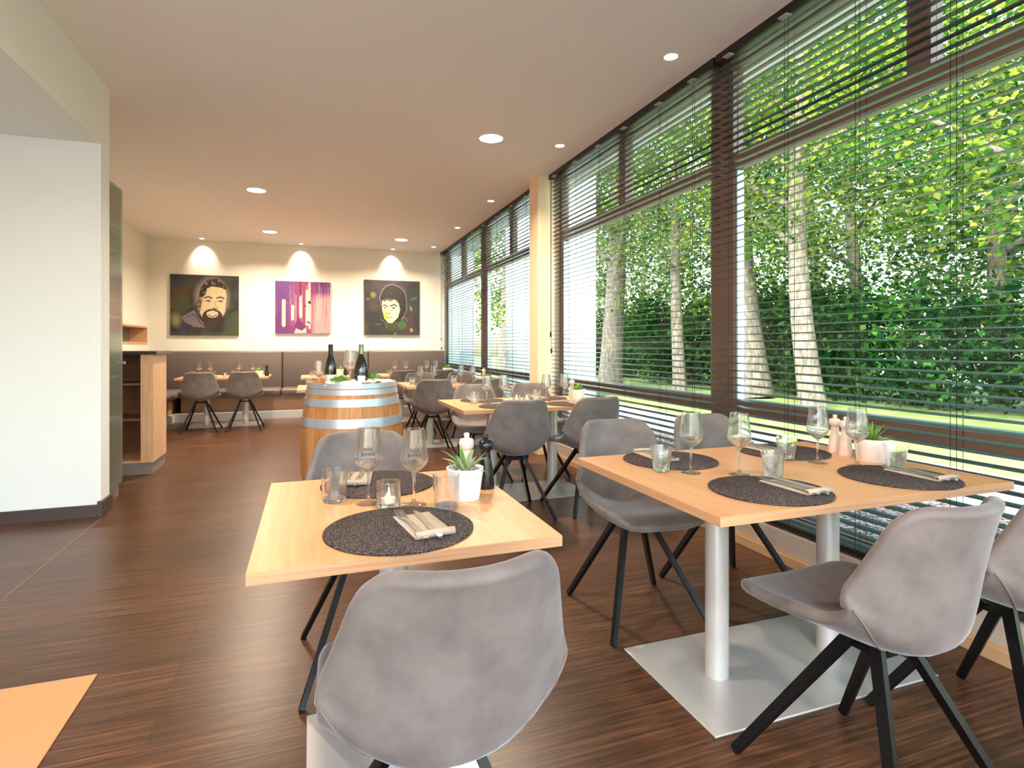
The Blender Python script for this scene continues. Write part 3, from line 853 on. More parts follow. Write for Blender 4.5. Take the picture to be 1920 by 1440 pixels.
def setting(mx, my, nx, ny, rz, where, cut=True, nap=True, gz=''):
    PMAT.put((mx, my, ZT), 0, 'round charcoal felt placemat ' + where, 'round felt placemats')
    if nap:
        NAP.put((nx, ny, ZT+0.006), R(rz), 'folded cream napkin ' + where, 'folded napkins')
        if cut:
            c, s = math.cos(R(rz)), math.sin(R(rz))
            q = lambda dx, dy: (nx + dx*c - dy*s, ny + dx*s + dy*c)
            a = q(-0.030, 0.012); b = q(0.008, 0.006)
            FORK.put((a[0], a[1], ZT+0.0125), R(rz), 'steel fork ' + where, 'forks on napkins')
            KNIFE.put((b[0], b[1], ZT+0.0125), R(rz-3), 'steel knife ' + where, 'knives on napkins')
def wine(x, y, lb, printed=False, z=ZT+0.0007, s=None): (WINEP if printed else WINE).put((x, y, z), random.uniform(-.1, .1) if printed else 0, 'stemmed wine glass ' + lb, 'wine glasses', s)
def tum(x, y, lb, blue=False): (TUMB if blue else TUM).put((x, y, ZT+0.0007), 0, 'low clear water tumbler ' + lb, 'water tumblers')

a = 'on the small foreground table'
setting(0.213, 1.455, 0.270, 1.438, 8, 'at the near side of the small foreground table')
setting(0.215, 1.955, 0.150, 2.02, -8, 'at the far side of the small foreground table')
wine(0.161, 1.725, 'with a dark print, left of two ' + a, True); wine(0.285, 1.665, 'with a dark print, right of two ' + a, True)
tum(0.068, 1.79, 'with blue foot, leftmost ' + a, True); tum(0.367, 1.605, 'with blue foot, by the plant ' + a, True)
CAND.put((0.213, 1.672, ZT+0.0007), 0, 'cut glass tealight holder between the two wine glasses ' + a, 'tealight holders')
ALOE.put((0.445, 1.69, ZT), 0.6, 'speckled succulent in a white pot ' + a, 'potted succulents on tables', 1.07)
MB_.put((0.540, 1.79, ZT), 0, 'black pepper mill behind the succulent pot ' + a, 'mills on tables')
MW_.put((0.490, 1.84, ZT), 0, 'pinkish white salt mill behind the succulent ' + a, 'mills on tables')
a = 'of the large right foreground table'
setting(1.388, 1.452, 1.478, 1.435, 2, 'at the near left seat ' + a)
setting(1.955, 1.445, 2.040, 1.425, 0, 'at the near right seat ' + a)
setting(1.372, 1.965, 1.345, 2.03, 177, 'at the far left seat ' + a)
setting(1.945, 1.955, 1.885, 2.03, 182, 'at the far right seat ' + a)
wine(1.310, 1.747, 'far left one ' + a); wine(1.458, 1.667, 'second from left ' + a)
wine(1.897, 1.730, 'third from left ' + a); wine(1.992, 1.635, 'rightmost, before the white mill ' + a)
tum(1.224, 1.806, 'leftmost, by the far left seat ' + a); tum(1.533, 1.585, 'by the near left placemat ' + a)
tum(1.832, 1.822, 'by the far right seat ' + a); tum(2.078, 1.545, 'at the near right placemat ' + a)
AGAVE.put((2.140, 1.69, ZT), 0.2, 'spiky green plant in a pale pink pot ' + a, 'potted succulents on tables', 1.17)
MW_.put((2.145, 1.815, ZT), 0, 'pinkish white mill, front one beside the spiky plant', 'mills on tables', 0.93)
MW_.put((2.165, 1.885, ZT), 0, 'pinkish white mill, rear one behind the other beside the spiky plant', 'mills on tables', 0.93)
a = 'of the table before the cream pillar'
setting(1.385, 4.13, 1.46, 4.12, 0, 'at the near left seat ' + a); setting(1.94, 4.13, 2.01, 4.12, 0, 'at the near right seat ' + a)
setting(1.37, 4.63, 1.31, 4.66, 180, 'at the far left seat ' + a); setting(1.95, 4.63, 1.89, 4.66, 180, 'at the far right seat ' + a)
wine(1.345, 4.42, 'leftmost ' + a); wine(1.50, 4.45, 'second from left ' + a); wine(1.87, 4.43, 'third from left ' + a); wine(2.045, 4.45, 'rightmost ' + a)
tum(1.245, 4.43, 'leftmost ' + a); tum(1.79, 4.46, 'in the middle ' + a)
CAND.put((1.71, 4.47, ZT+0.0007), 0, 'cut glass tealight holder in the middle ' + a, 'tealight holders')
CAND.put((1.63, 4.50, ZT+0.0007), 0, 'second tealight holder, left of the other, ' + a, 'tealight holders')
BUSH.put((2.165, 4.44, ZT), 0, 'bright green succulent in a white pot ' + a, 'potted succulents on tables', 1.15)
MW_.put((2.19, 4.60, ZT), 0, 'pinkish white mill behind the plant ' + a, 'mills on tables')
a = 'of the third window table'
setting(1.33, 6.64, 1.33, 6.62, 0, 'at the near left seat ' + a, cut=False); setting(1.92, 6.64, 1.98, 6.62, 0, 'at the near right seat ' + a, cut=False)
setting(1.36, 7.10, 1.30, 7.12, 180, 'at the far left seat ' + a, cut=False, nap=False); setting(1.95, 7.10, 1.3, 7.12, 180, 'at the far right seat ' + a, cut=False, nap=False)
wine(1.24, 6.78, 'leftmost ' + a); wine(1.40, 6.80, 'second from left ' + a); wine(1.75, 6.84, 'third from left ' + a); wine(1.905, 6.86, 'rightmost ' + a)
tum(1.15, 6.84, 'leftmost ' + a); tum(1.68, 6.93, 'in the middle ' + a)
MW_.put((2.12, 7.1, ZT), 0, 'pinkish white mill by the window ' + a, 'mills on tables')
BUSH.put((2.10, 6.95, ZT), 1, 'small green plant in a white pot ' + a, 'potted succulents on tables')
a = 'of the farthest window table'
wine(1.275, 9.25, 'leftmost ' + a); wine(1.46, 9.3, 'second from left ' + a); wine(1.80, 9.3, 'third from left ' + a); wine(1.95, 9.32, 'rightmost ' + a)
tum(1.19, 9.22, 'leftmost ' + a)
setting(1.35, 9.05, 0, 0, 0, 'at the near left seat ' + a, False, False)
BUSH.put((2.12, 9.2, ZT), 2, 'bright green plant in a white pot ' + a, 'potted succulents on tables', 1.3)
a = 'of the far left bench table'
wine(-1.57, 9.62, 'leftmost ' + a); wine(-1.42, 9.6, 'second from left ' + a); wine(-1.03, 9.6, 'third from left ' + a); wine(-0.835, 9.6, 'rightmost ' + a)
tum(-1.66, 9.58, 'leftmost ' + a); tum(-1.36, 9.42, 'in the middle ' + a); tum(-1.11, 9.62, 'between the two pairs of glasses ' + a)
CAND.put((-1.20, 9.45, ZT+0.0007), 0, 'glowing tealight holder in the middle ' + a, 'tealight holders')
BUSH.put((-0.73, 9.42, ZT), 3, 'small green plant in a white pot ' + a, 'potted succulents on tables', 1.1)
MB_.put((-0.63, 9.5, ZT), 0, 'black pepper mill at the right end ' + a, 'mills on tables')
setting(-1.47, 9.36, 0, 0, 0, 'at the near left seat ' + a, False, False); setting(-0.93, 9.36, 0, 0, 0, 'at the near right seat ' + a, False, False)
a = 'of the small bench table behind the barrel'
wine(0.10, 9.3, 'left one ' + a); wine(0.22, 9.22, 'right one ' + a); tum(0.02, 9.25, 'leftmost ' + a)
ALOE.put((0.43, 9.2, ZT), 1, 'green succulent in a white pot ' + a, 'potted succulents on tables', 1.15)
MB_.put((0.52, 9.3, ZT), 0, 'black pepper mill beside the pot ' + a, 'mills on tables')
a = 'of the small table right behind the barrel'
tum(-0.01, 6.95, 'at the left ' + a); wine(0.11, 6.86, 'left one ' + a)

# ------------------------------------------------------------------ barrel with its display
bx, by = 0.278, 4.14
def rad(z): return 0.293 + 0.052*(1-((z-0.475)/0.475)**2)
t = thing('wine_barrel', 'old oak wine barrel with galvanised hoops, used as a stand', 'barrel', (bx, by, 0))
prof = [(0, 0.02), (0.27, 0.02), (0.275, 0.0)] + [(rad(z), z) for z in np.linspace(0, 0.95, 25)] + [(0.268, 0.95), (0.262, 0.905), (0, 0.905)]
obj('staves', lathe(prof, 78), M['barrel'], t, smooth=40)
for z0, z1 in ((0.003, 0.038), (0.041, 0.078), (0.105, 0.155), (0.228, 0.288), (0.664, 0.724), (0.80, 0.85), (0.876, 0.911), (0.917, 0.951)):
    zs = np.linspace(z0, z1, 4)
    o = obj('hoop', lathe([(rad(z)+0.0035, z) for z in zs] + [(rad(z)-0.002, z) for z in zs[::-1]], 72, closed=True), M['hoop'], t, smooth=40)
    fixn(o)
obj('barrel_head', lathe([(0, 0.906), (0.262, 0.906), (0.262, 0.909), (0, 0.909)], 48), M['barrel'], t)
zb = 0.909
def bottle(name, lb, loc, prof, foil0, mats, amber=None):
    t = thing(name, lb, 'bottle', loc)
    obj('body', lathe(prof, 36), M['bottle'], t, smooth=50)
    nr = prof[-2][0]
    obj('foil', lathe([(nr+0.0012, foil0), (nr+0.0016, 0.296), (nr, 0.3), (0, 0.3)], 24), M[mats], t, smooth=50)
    return t
w1 = bottle('wine_bottle', 'tall slim dark wine bottle on the barrel, left one', (bx-0.145, by+0.03, zb),
    [(0, 0), (0.037, 0), (0.039, 0.004), (0.039, 0.13), (0.036, 0.16), (0.026, 0.20), (0.018, 0.225), (0.0145, 0.245), (0.0145, 0.298), (0, 0.298)], 0.235, 'foil')
obj('paper_label', lathe([(0.0393, 0.03), (0.0393, 0.09)], 36), M['label_paper'], w1, smooth=60)
w2 = bottle('champagne_bottle', 'wide dark bottle with green and silver neck foil and white label, right one', (bx+0.055, by-0.06, zb),
    [(0, 0), (0.045, 0), (0.047, 0.004), (0.048, 0.11), (0.044, 0.15), (0.031, 0.195), (0.019, 0.22), (0.0155, 0.24), (0.0155, 0.298), (0, 0.298)], 0.225, 'green_foil')
a0 = math.atan2(-by, -bx)
V, F = [], []
for i in range(11):
    an = a0 + (-0.55+1.1*i/10)
    for z in (0.035, 0.085): V.append((0.0484*math.cos(an), 0.0484*math.sin(an), z))
    for z in (0.085, 0.035): V.append((0.0478*math.cos(an), 0.0478*math.sin(an), z))
for i in range(10):
    for k in range(4): F.append((i*4+k, i*4+(k+1) % 4, i*4+4+(k+1) % 4, i*4+4+k))
obj('paper_label', (V, F), M['label_paper'], w2)
WINE.put((bx-0.01, by+0.08, zb), 0, 'large empty wine glass on the barrel between the two bottles', 'wine glasses', 1.16)
WINE.put((bx-0.225, by-0.06, zb), 0, 'empty wine glass at the left rim of the barrel', 'wine glasses', 0.85)
def crumple(cx, cy, r, h, seed, rx=1.0, ry=1.0):
    rr = np.random.default_rng(seed); n = 22; V, F = [], []
    ph = rr.uniform(0, 6.28, 6)
    for j in range(n+1):
        for i in range(n+1):
            u, v = -1+2*i/n, -1+2*j/n
            d = max(abs(u), abs(v))
            z = h*(0.35 + 0.3*math.sin(5*u+ph[0])*math.cos(4*v+ph[1]) + 0.2*math.sin(9*u-5*v+ph[2]) + 0.15*math.cos(11*v+ph[3]))*(1-0.5*d)+0.003
            V.append((cx+u*r*rx*(1+0.08*math.sin(6*v+ph[4])), cy+v*r*ry*(1+0.08*math.sin(6*u+ph[5])), max(0.0015, z)))
    for j in range(n):
        for i in range(n): F.append((j*(n+1)+i, j*(n+1)+i+1, (j+1)*(n+1)+i+1, (j+1)*(n+1)+i))
    return V, F
def solid(name, g, m, th, loc, parent=None):
    me = mesh(name, g, m, 60); o = bpy.data.objects.new(name, me); COL.objects.link(o)
    s = o.modifiers.new('s', 'SOLIDIFY'); s.thickness = th; s.offset = 1; o.location = loc
    if parent: o.parent = parent
    return o
tag(solid('cloth_napkin', ([(x_, y_, z_+0.02) for x_, y_, z_ in crumple(0, 0, 0.13, 0.06, 5, 0.85, 0.75)[0]], crumple(0, 0, 0.13, 0.06, 5, 0.85, 0.75)[1]), M['cloth'], 0.003, (bx-0.075, by-0.145, zb)), 'white crumpled cloth at the front left of the barrel top', 'cloth')
cl2 = crumple(0, 0, 0.13, 0.035, 9, 0.75, 1.1)
tag(solid('cloth_napkin', ([(x, y, z + 0.030) for x, y, z in cl2[0]], cl2[1]), M['cloth'], 0.003, (bx+0.17, by-0.02, zb)), 'white crumpled cloth at the right of the barrel top', 'cloth')
tag(obj('slate_board', box(-0.09, -0.05, 0, 0.09, 0.05, 0.006, 0.001), M['slate'], loc=(bx+0.035, by-0.185, zb)), 'thin black slate board at the front of the barrel top', 'board')
def herb(name, lb, loc, r, n, mat, seed):
    rr = random.Random(seed); g = []
    for k in range(n):
        az = rr.uniform(0, 6.28); q = r*math.sqrt(rr.random()); e = blade(rr.uniform(.012, .024), .012, rr.uniform(0, 6.28), rr.uniform(-.1, 1.2), rr.uniform(0, 1), .002, (q*math.cos(az), q*math.sin(az), rr.uniform(0.003, 0.045*(1-q/r)+0.012)), 3)
        g.append(e)
    return tag(obj(name, join(*g), M[mat], loc=loc, smooth=60), lb, 'food', kind='stuff')
herb('herb_sprig', 'bright green herbs lying on the white cloth left of the bottles', (bx-0.10, by-0.165, zb+0.052), 0.055, 120, 'parsley', 1)
herb('herb_sprig', 'pale green herbs on the white cloth right of the bottles', (bx+0.14, by-0.03, zb+0.055), 0.04, 70, 'parsley', 2)
rr = random.Random(4); gg = []
for k in range(26):
    v, f = lathe([(0, -1), (0.8, -0.6), (1, 0), (0.8, 0.6), (0, 1)], 8); s = rr.uniform(.007, .012); az = rr.uniform(0, 6.28); q = 0.03*math.sqrt(rr.random())
    gg.append(([(q*math.cos(az)+x*s, q*math.sin(az)+y*s, s + rr.uniform(0, .035*(1-q/.032)) + z*s) for x, y, z in v], f))
tag(obj('grape_bunch', join(*gg), M['cheese'], loc=(bx+0.0, by-0.02, zb), smooth=70), 'pale green grapes piled between the two bottles on the barrel', 'fruit', kind='stuff')

# ------------------------------------------------------------------ bench along the back and left walls
t = thing('upholstered_bench', 'long taupe upholstered bench lining the back wall and left corner', 'bench', (0, 0, 0))
xs = [-2.62, -0.467, 1.006, 2.44]
for a_, b_ in zip(xs, xs[1:]):
    obj('backrest', box(a_+0.003, 10.80, 0.44, b_-0.003, 11.38, 1.105, 0.03, 3), M['bench'], t, smooth=40)
    obj('seat_cushion', box(max(a_, -2.0)+0.003 if a_ < -2 else a_+0.003, 10.26, 0.36, b_-0.003, 10.86, 0.475, 0.035, 3), M['bench'], t, smooth=40)
obj('base_panel', join(box(-1.95, 10.36, 0.12, 2.42, 11.38, 0.36), box(-2.62, 8.62, 0.12, -2.06, 11.38, 0.36)), M['bench_panel'] if 'bench_panel' in M else P('brown_bench_panel', srgb(150, 112, 82), 0.5), t)
obj('plinth', join(box(-2.0, 10.16, 0.0, 2.42, 11.35, 0.12), box(-2.62, 8.62, 0.0, -2.0, 11.35, 0.12)), M['steel'], t)
obj('seat_cushion', box(-2.62, 8.6, 0.36, -1.97, 10.255, 0.475, 0.035, 3), M['bench'], t, smooth=40)
obj('seat_cushion', box(-2.62, 10.26, 0.36, -2.0, 10.84, 0.475, 0.035, 3), M['bench'], t, smooth=40)
obj('backrest', box(-2.62, 8.6, 0.44, -2.46, 10.78, 1.105, 0.03, 3), M['bench'], t, smooth=40)

# ------------------------------------------------------------------ wooden counter with open shelves, glass cabinet
t = thing('service_counter', 'oak counter with open dark shelves and a dark worktop at left', 'counter', (0, 0, 0))
cx0, cx1, cy0, cy1 = -2.5, -1.385, 6.14, 6.66
obj('cabinet_body', join(box(-1.485, cy0, 0.11, cx1, cy1, 1.118), box(cx0, cy1-0.03, 0.11, -1.485, cy1, 1.118), box(cx0, cy0, 0.11, cx0+0.03, cy1-0.03, 1.118)), M['oak'], t)
obj('back_lining', box(cx0+0.03, cy1-0.04, 0.13, -1.486, cy1-0.031, 1.11), M['walnut_in'], t)
for z in (0.13, 0.52, 0.85):
    obj('shelf', box(cx0+0.03, cy0+0.02, z-0.02, -1.486, cy1-0.04, z), M['oak'] if z < 0.2 else M['walnut_in'], t)
obj('plinth', box(cx0, cy0+0.012, 0, cx1-0.012, cy1, 0.11), M['plinth'], t)
obj('worktop', box(cx0-0.02, cy0-0.03, 1.118, cx1+0.035, cy1+0.05, 1.148, 0.003), M['slab'], t)
t = thing('glass_cabinet', 'tall narrow cabinet with frosted green glass door beside the white wall', 'cabinet', (0, 0, 0))
obj('carcass', join(box(-1.85, 4.955, 0.10, -1.45, 4.975, 2.46), box(-1.85, 5.40, 0.10, -1.45, 5.42, 2.46), box(-1.86, 4.955, 0.1, -1.85, 5.42, 2.46),
                    box(-1.85, 4.975, 0.10, -1.45, 5.40, 0.12), box(-1.85, 4.975, 2.44, -1.45, 5.40, 2.46)), P('cabinet_grey_beige', srgb(188, 186, 172), 0.5), t)
for z in (0.62, 0.95, 1.42, 1.55, 1.95, 2.15): obj('shelf', box(-1.85, 4.975, z, -1.462, 5.40, z+0.012), M['white_plastic'], t)
d = obj('door', box(-1.447, 4.958, 0.10, -1.439, 5.425, 2.46), M['frost'], t, label='frosted green glass door')
obj('door_knob', move(lathe([(0, 0), (0.006, 0.0), (0.006, 0.012), (0.013, 0.016), (0.013, 0.024), (0, 0.027)], 16), m=Matrix.Translation((-1.439, 5.40, 1.06)) @ Matrix.Rotation(R(90), 4, 'Y')), M['alu'], d, smooth=50)
obj('plinth', box(-1.84, 4.97, 0, -1.46, 5.40, 0.10), M['plinth'], t)
for k, (z, r, y) in enumerate(((0.632, 0.05, 5.2), (0.632, 0.045, 5.33), (0.962, 0.05, 5.26))):
    pl = []
    for q in range(6): pl += [(r*0.5, q*0.012), (r, q*0.012+0.010)]
    tag(obj('stacked_bowls', lathe([(0, 0)] + pl + [(r*0.9, 0.074), (0, 0.03)], 20, (-1.56, y, z)), M['white_ceramic'], smooth=30),
        ('pale bowl stack on the lower cabinet shelf, nearer one', 'pale bowl stack on the lower cabinet shelf, farther one', 'pale bowl stack on the middle cabinet shelf')[k], 'bowls', 'bowls behind the frosted door')

# ------------------------------------------------------------------ paintings
def smooth_noise(n, k, seed):
    r = np.random.default_rng(seed); g = r.random((k+2, k+2)); x = np.linspace(0, k, n, endpoint=False)
    i = x.astype(int); f = x-i; f = f*f*(3-2*f)
    A = g[i][:, i]*(1-f)[:, None]*(1-f) + g[i+1][:, i]*f[:, None]*(1-f) + g[i][:, i+1]*(1-f)[:, None]*f + g[i+1][:, i+1]*f[:, None]*f
    return A
NP = 150
vv, uu = np.meshgrid(np.linspace(0, 1, NP), np.linspace(0, 1, NP), indexing='ij')   # vv up, uu right
def ell(cx, cy, rx, ry, rot=0.0, soft=0.004):
    c, s = math.cos(rot), math.sin(rot); x, y = uu-cx, vv-cy
    d = np.sqrt(((x*c+y*s)/rx)**2 + ((-x*s+y*c)/ry)**2)
    return np.clip((1-d)*min(rx, ry)/soft, 0, 1)
def poly(pts):
    m = np.zeros_like(uu, bool); n = len(pts)
    for i in range(n):
        (x0, y0), (x1, y1) = pts[i], pts[(i+1) % n]
        c = ((y0 > vv) != (y1 > vv)); xi = (x1-x0)*(vv-y0)/((y1-y0) if y1 != y0 else 1e-9)+x0
        m ^= c & (uu < xi)
    return m.astype(float)
def line(pts, w):
    m = np.zeros_like(uu)
    for (x0, y0), (x1, y1) in zip(pts, pts[1:]):
        L = (x1-x0)**2+(y1-y0)**2+1e-9; tt = np.clip(((uu-x0)*(x1-x0)+(vv-y0)*(y1-y0))/L, 0, 1)
        d = np.hypot(uu-(x0+tt*(x1-x0)), vv-(y0+tt*(y1-y0))); m = np.maximum(m, np.clip((w-d)/0.004, 0, 1))
    return m
class Canvas:
    def __init__(s, c): s.a = np.zeros((NP, NP, 3)); s.a[:] = np.array(srgb(*c)[:3])
    def lay(s, mask, c, k=1.0):
        m = (np.clip(mask, 0, 1)*k)[..., None]; s.a = s.a*(1-m) + np.array(srgb(*c)[:3])*m
def painting(name, lb, x0, x1, z0, z1, cv, edge):
    t = thing(name, lb, 'painting', ((x0+x1)/2, YB, z0), group='square canvases on the back wall')
    w, h = (x1-x0)/2, z1-z0
    obj('canvas', box(-w, -0.045, 0, w, -0.002, h), edge, t)
    x = np.linspace(-w, w, NP+1); z = np.linspace(0, h, NP+1)
    V = [(a, -0.0456, b) for b in z for a in x]
    F = [(j*(NP+1)+i, j*(NP+1)+i+1, (j+1)*(NP+1)+i+1, (j+1)*(NP+1)+i) for j in range(NP) for i in range(NP)]
    me = bpy.data.meshes.new('painted_surface'); me.from_pydata(V, [], F)
    ca = me.color_attributes.new('paint', 'FLOAT_COLOR', 'CORNER')
    c = np.concatenate([0.8*cv.a.reshape(-1, 3), np.ones((NP*NP, 1))], 1); c = np.repeat(c, 4, axis=0)
    ca.data.foreach_set('color', c.ravel().astype(np.float32))
    me.materials.append(M['paint']); obj('painted_surface', me, None, t)
m, nt, b = new('oil_paint'); at = N(nt, 'ShaderNodeVertexColor'); at.layer_name = 'paint'; nt.links.new(at.outputs[0], b.inputs['Base Color']); b.inputs['Roughness'].default_value = 0.45; M['paint'] = m
fine = smooth_noise(NP, 40, 3)
# 1: bearded smiling man in a dark field
c = Canvas((44, 40, 44))
for k, (col, sd) in enumerate((((84, 84, 40), 1), ((92, 60, 44), 2), ((56, 50, 84), 5), ((52, 66, 84), 8), ((70, 84, 44), 9))):
    c.lay(np.clip((smooth_noise(NP, 6, sd)-0.55)*3, 0, 1), col, 0.8)
c.lay(ell(0.08, 0.25, 0.10, 0.16, 0, 0.08), (150, 150, 84), 0.8)
c.lay(ell(0.60, 0.62, 0.29, 0.40, 0, 0.10), (176, 156, 150), 0.75)
c.lay(poly([(0.16, 0.30), (0.34, 0.42), (0.40, 0.30), (0.55, 0.12), (0.34, 0.14), (0.20, 0.22)]), (132, 122, 132), 0.8)
c.lay(poly([(0.42, 0.40), (0.40, 0.62), (0.46, 0.80), (0.56, 0.92), (0.70, 0.93), (0.80, 0.84), (0.82, 0.66), (0.80, 0.40), (0.72, 0.22), (0.58, 0.16), (0.48, 0.24)]), (222, 200, 160))
c.lay(poly([(0.40, 0.62), (0.44, 0.80), (0.54, 0.93), (0.68, 0.95), (0.80, 0.86), (0.82, 0.76), (0.74, 0.80), (0.60, 0.82), (0.53, 0.78), (0.51, 0.68), (0.45, 0.62)]), (54, 42, 38))
c.lay(poly([(0.34, 0.44), (0.41, 0.62), (0.46, 0.60), (0.43, 0.40), (0.38, 0.34)]), (60, 50, 42), 0.9)
c.lay(ell(0.61, 0.30, 0.155, 0.145) * (1-ell(0.61, 0.36, 0.09, 0.065)), (58, 46, 40))
c.lay(ell(0.58, 0.17, 0.10, 0.07), (66, 52, 40)); c.lay(line([(0.53, 0.40), (0.61, 0.43), (0.70, 0.40)], 0.014), (58, 46, 40))
c.lay(ell(0.61, 0.325, 0.07, 0.032), (232, 214, 190)); c.lay(line([(0.55, 0.34), (0.61, 0.31), (0.67, 0.34)], 0.010), (80, 50, 44))
for ex in (0.55, 0.73):
    c.lay(line([(ex-0.055, 0.625), (ex, 0.645), (ex+0.05, 0.62)], 0.013), (62, 46, 40)); c.lay(line([(ex-0.04, 0.57), (ex, 0.585), (ex+0.035, 0.57)], 0.009), (70, 54, 46)); c.lay(ell(ex, 0.565, 0.016, 0.012), (60, 46, 40))
c.lay(line([(0.65, 0.57), (0.66, 0.48), (0.62, 0.46)], 0.006), (150, 120, 96)); c.lay(line([(0.62, 0.455), (0.65, 0.445), (0.69, 0.46)], 0.008), (90, 66, 54))
c.lay(line([(0.30, 0.36), (0.38, 0.30), (0.42, 0.22), (0.48, 0.16)], 0.008), (36, 32, 36)); c.lay(line([(0.22, 0.30), (0.34, 0.34)], 0.006), (36, 32, 36))
spk = (fine > 0.66)*poly([(0.40, 0.62), (0.46, 0.84), (0.56, 0.93), (0.70, 0.95), (0.80, 0.86), (0.78, 0.80), (0.60, 0.83), (0.50, 0.70), (0.44, 0.40), (0.36, 0.36)])
c.lay(spk, (170, 150, 120), 0.6)
painting('portrait_painting', 'square painting of a smiling bearded man on a dark mottled ground', -2.304, -1.221, 1.38, 2.45, c, M['canvas_edge'])
# 2: purple drips
c = Canvas((112, 54, 120)); r2 = np.random.default_rng(21)
c.lay(np.clip((vv-0.35)*1.6, 0, 1)*(1-np.abs(uu-0.15)), (100, 50, 140), 0.8); c.lay(np.clip(1-np.abs(uu-0.5)*3.2, 0, 1), (170, 60, 110), 0.8)
c.lay(np.clip((uu-0.62)*9, 0, 1)*np.clip((0.80-vv)*7, 0, 1), (224, 160, 160), 0.95)
for k in range(150):
    x = r2.random(); top = r2.uniform(0.5, 1.0); bot = r2.uniform(0.0, 0.45) if x > 0.35 else r2.uniform(0.1, 0.6); w = r2.uniform(0.002, 0.006)
    if x < 0.35: col = [(76, 36, 100), (150, 110, 160), (98, 44, 120), (84, 40, 90), (196, 160, 184)][k % 5]
    else: col = [(226, 176, 176), (132, 60, 110), (238, 206, 190), (156, 76, 120), (206, 140, 150)][k % 5]
    c.lay(line([(x, top), (x, bot)], w), col, 0.85)
for x, w, y0, y1 in ((0.15, 0.035, 0.15, 0.62), (0.31, 0.03, 0.27, 0.52), (0.46, 0.028, 0.32, 0.72), (0.58, 0.035, 0.18, 0.82), (0.62, 0.02, 0.1, 0.98)):
    c.lay(line([(x, y0), (x, y1)], w), (240, 206, 190), 0.9)
c.lay(poly([(0.32, 0.06), (0.40, 0.30), (0.52, 0.16), (0.56, 0.10), (0.50, 0.05)]), (110, 46, 104)); c.lay(line([(0.45, 0.72), (0.45, 1)], 0.014), (74, 30, 60))
for x, y, rx, ry in ((0.62, 0.60, 0.035, 0.03), (0.54, 0.53, 0.02, 0.02), (0.60, 0.21, 0.04, 0.018), (0.60, 0.50, 0.015, 0.01)): c.lay(ell(x, y, rx, ry, -0.5), (60, 34, 60))
c.lay(poly([(0.34, 0), (0.37, 0.09), (0.48, 0.05), (0.56, 0.12), (0.56, 0)]), (236, 190, 190))
painting('abstract_painting', 'square purple and pink painting with vertical paint drips', -0.613, 0.354, 1.43, 2.395, c, P('purple_canvas_edge', srgb(90, 40, 90), 0.7))
# 3: curly haired face
c = Canvas((50, 48, 54))
for col, sd in (((70, 76, 40), 31), ((84, 54, 66), 32), ((46, 54, 62), 33)): c.lay(np.clip((smooth_noise(NP, 6, sd)-0.55)*3, 0, 1), col, 0.8)
for x, y, rx, ry, col in ((0.15, 0.73, .06, .07, (130, 150, 50)), (0.84, 0.49, .03, .07, (170, 180, 50)), (0.85, 0.09, .035, .05, (200, 210, 50)), (0.68, 0.18, .10, .09, (70, 110, 56)), (0.06, 0.65, .05, .03, (140, 150, 70)), (0.9, 0.68, .10, .03, (110, 130, 70)), (0.55, 0.02, .03, .03, (190, 150, 110))):
    c.lay(ell(x, y, rx, ry, 0.3, 0.03), col, 0.8)
c.lay(ell(0.52, 0.63, 0.25, 0.28), (38, 34, 36)); c.lay(ell(0.60, 0.50, 0.17, 0.26), (38, 34, 36))
pts = [(0.30, 0.52), (0.27, 0.68), (0.32, 0.82), (0.40, 0.90), (0.52, 0.93), (0.64, 0.90), (0.73, 0.80), (0.76, 0.64), (0.76, 0.48), (0.72, 0.38), (0.66, 0.28)]
c.lay(line([(x+0.01*math.sin(31*i), y+0.01*math.cos(27*i)) for i, (x, y) in enumerate(pts)], 0.006), (170, 170, 176), 0.9)
cr = np.random.default_rng(77)
for k in range(60):
    a_ = cr.uniform(0, 6.28); q_ = math.sqrt(cr.random()); x_, y_ = 0.53+0.22*q_*math.cos(a_), 0.70+0.20*q_*math.sin(a_); w_ = cr.uniform(0.010, 0.022)
    c.lay(line([(x_+w_*math.cos(b_), y_+w_*math.sin(b_)) for b_ in np.linspace(a_, a_+3.6, 7)], 0.003), (96, 92, 84) if k % 3 else (120, 116, 60), 0.8)
face = poly([(0.31, 0.62), (0.31, 0.48), (0.35, 0.30), (0.42, 0.22), (0.50, 0.22), (0.60, 0.32), (0.64, 0.46), (0.60, 0.64), (0.48, 0.67), (0.36, 0.66)])
c.lay(face, (250, 232, 186)); c.lay(face*np.clip((0.44-uu)*14, 0, 1)*np.clip((0.46-vv)*14, 0, 1), (214, 200, 40))
c.lay(face*np.clip((vv-0.60)*16, 0, 1), (196, 150, 70), 0.7)
c.lay(poly([(0.30, 0.66), (0.36, 0.60), (0.40, 0.64), (0.46, 0.61), (0.54, 0.66), (0.60, 0.58), (0.64, 0.60), (0.60, 0.75), (0.40, 0.75)]), (42, 38, 36), 0.85)
c.lay(line([(0.33, 0.53), (0.36, 0.55), (0.41, 0.52)], 0.013), (34, 28, 28)); c.lay(line([(0.46, 0.53), (0.53, 0.56), (0.58, 0.53)], 0.014), (34, 28, 28))
c.lay(ell(0.37, 0.495, 0.03, 0.014), (60, 50, 44)); c.lay(ell(0.52, 0.495, 0.036, 0.016), (50, 42, 40))
c.lay(line([(0.40, 0.40), (0.43, 0.385), (0.46, 0.40)], 0.009), (96, 74, 50)); c.lay(line([(0.38, 0.31), (0.44, 0.325), (0.50, 0.315)], 0.009), (110, 80, 60)); c.lay(line([(0.41, 0.275), (0.47, 0.275)], 0.006), (150, 120, 80))
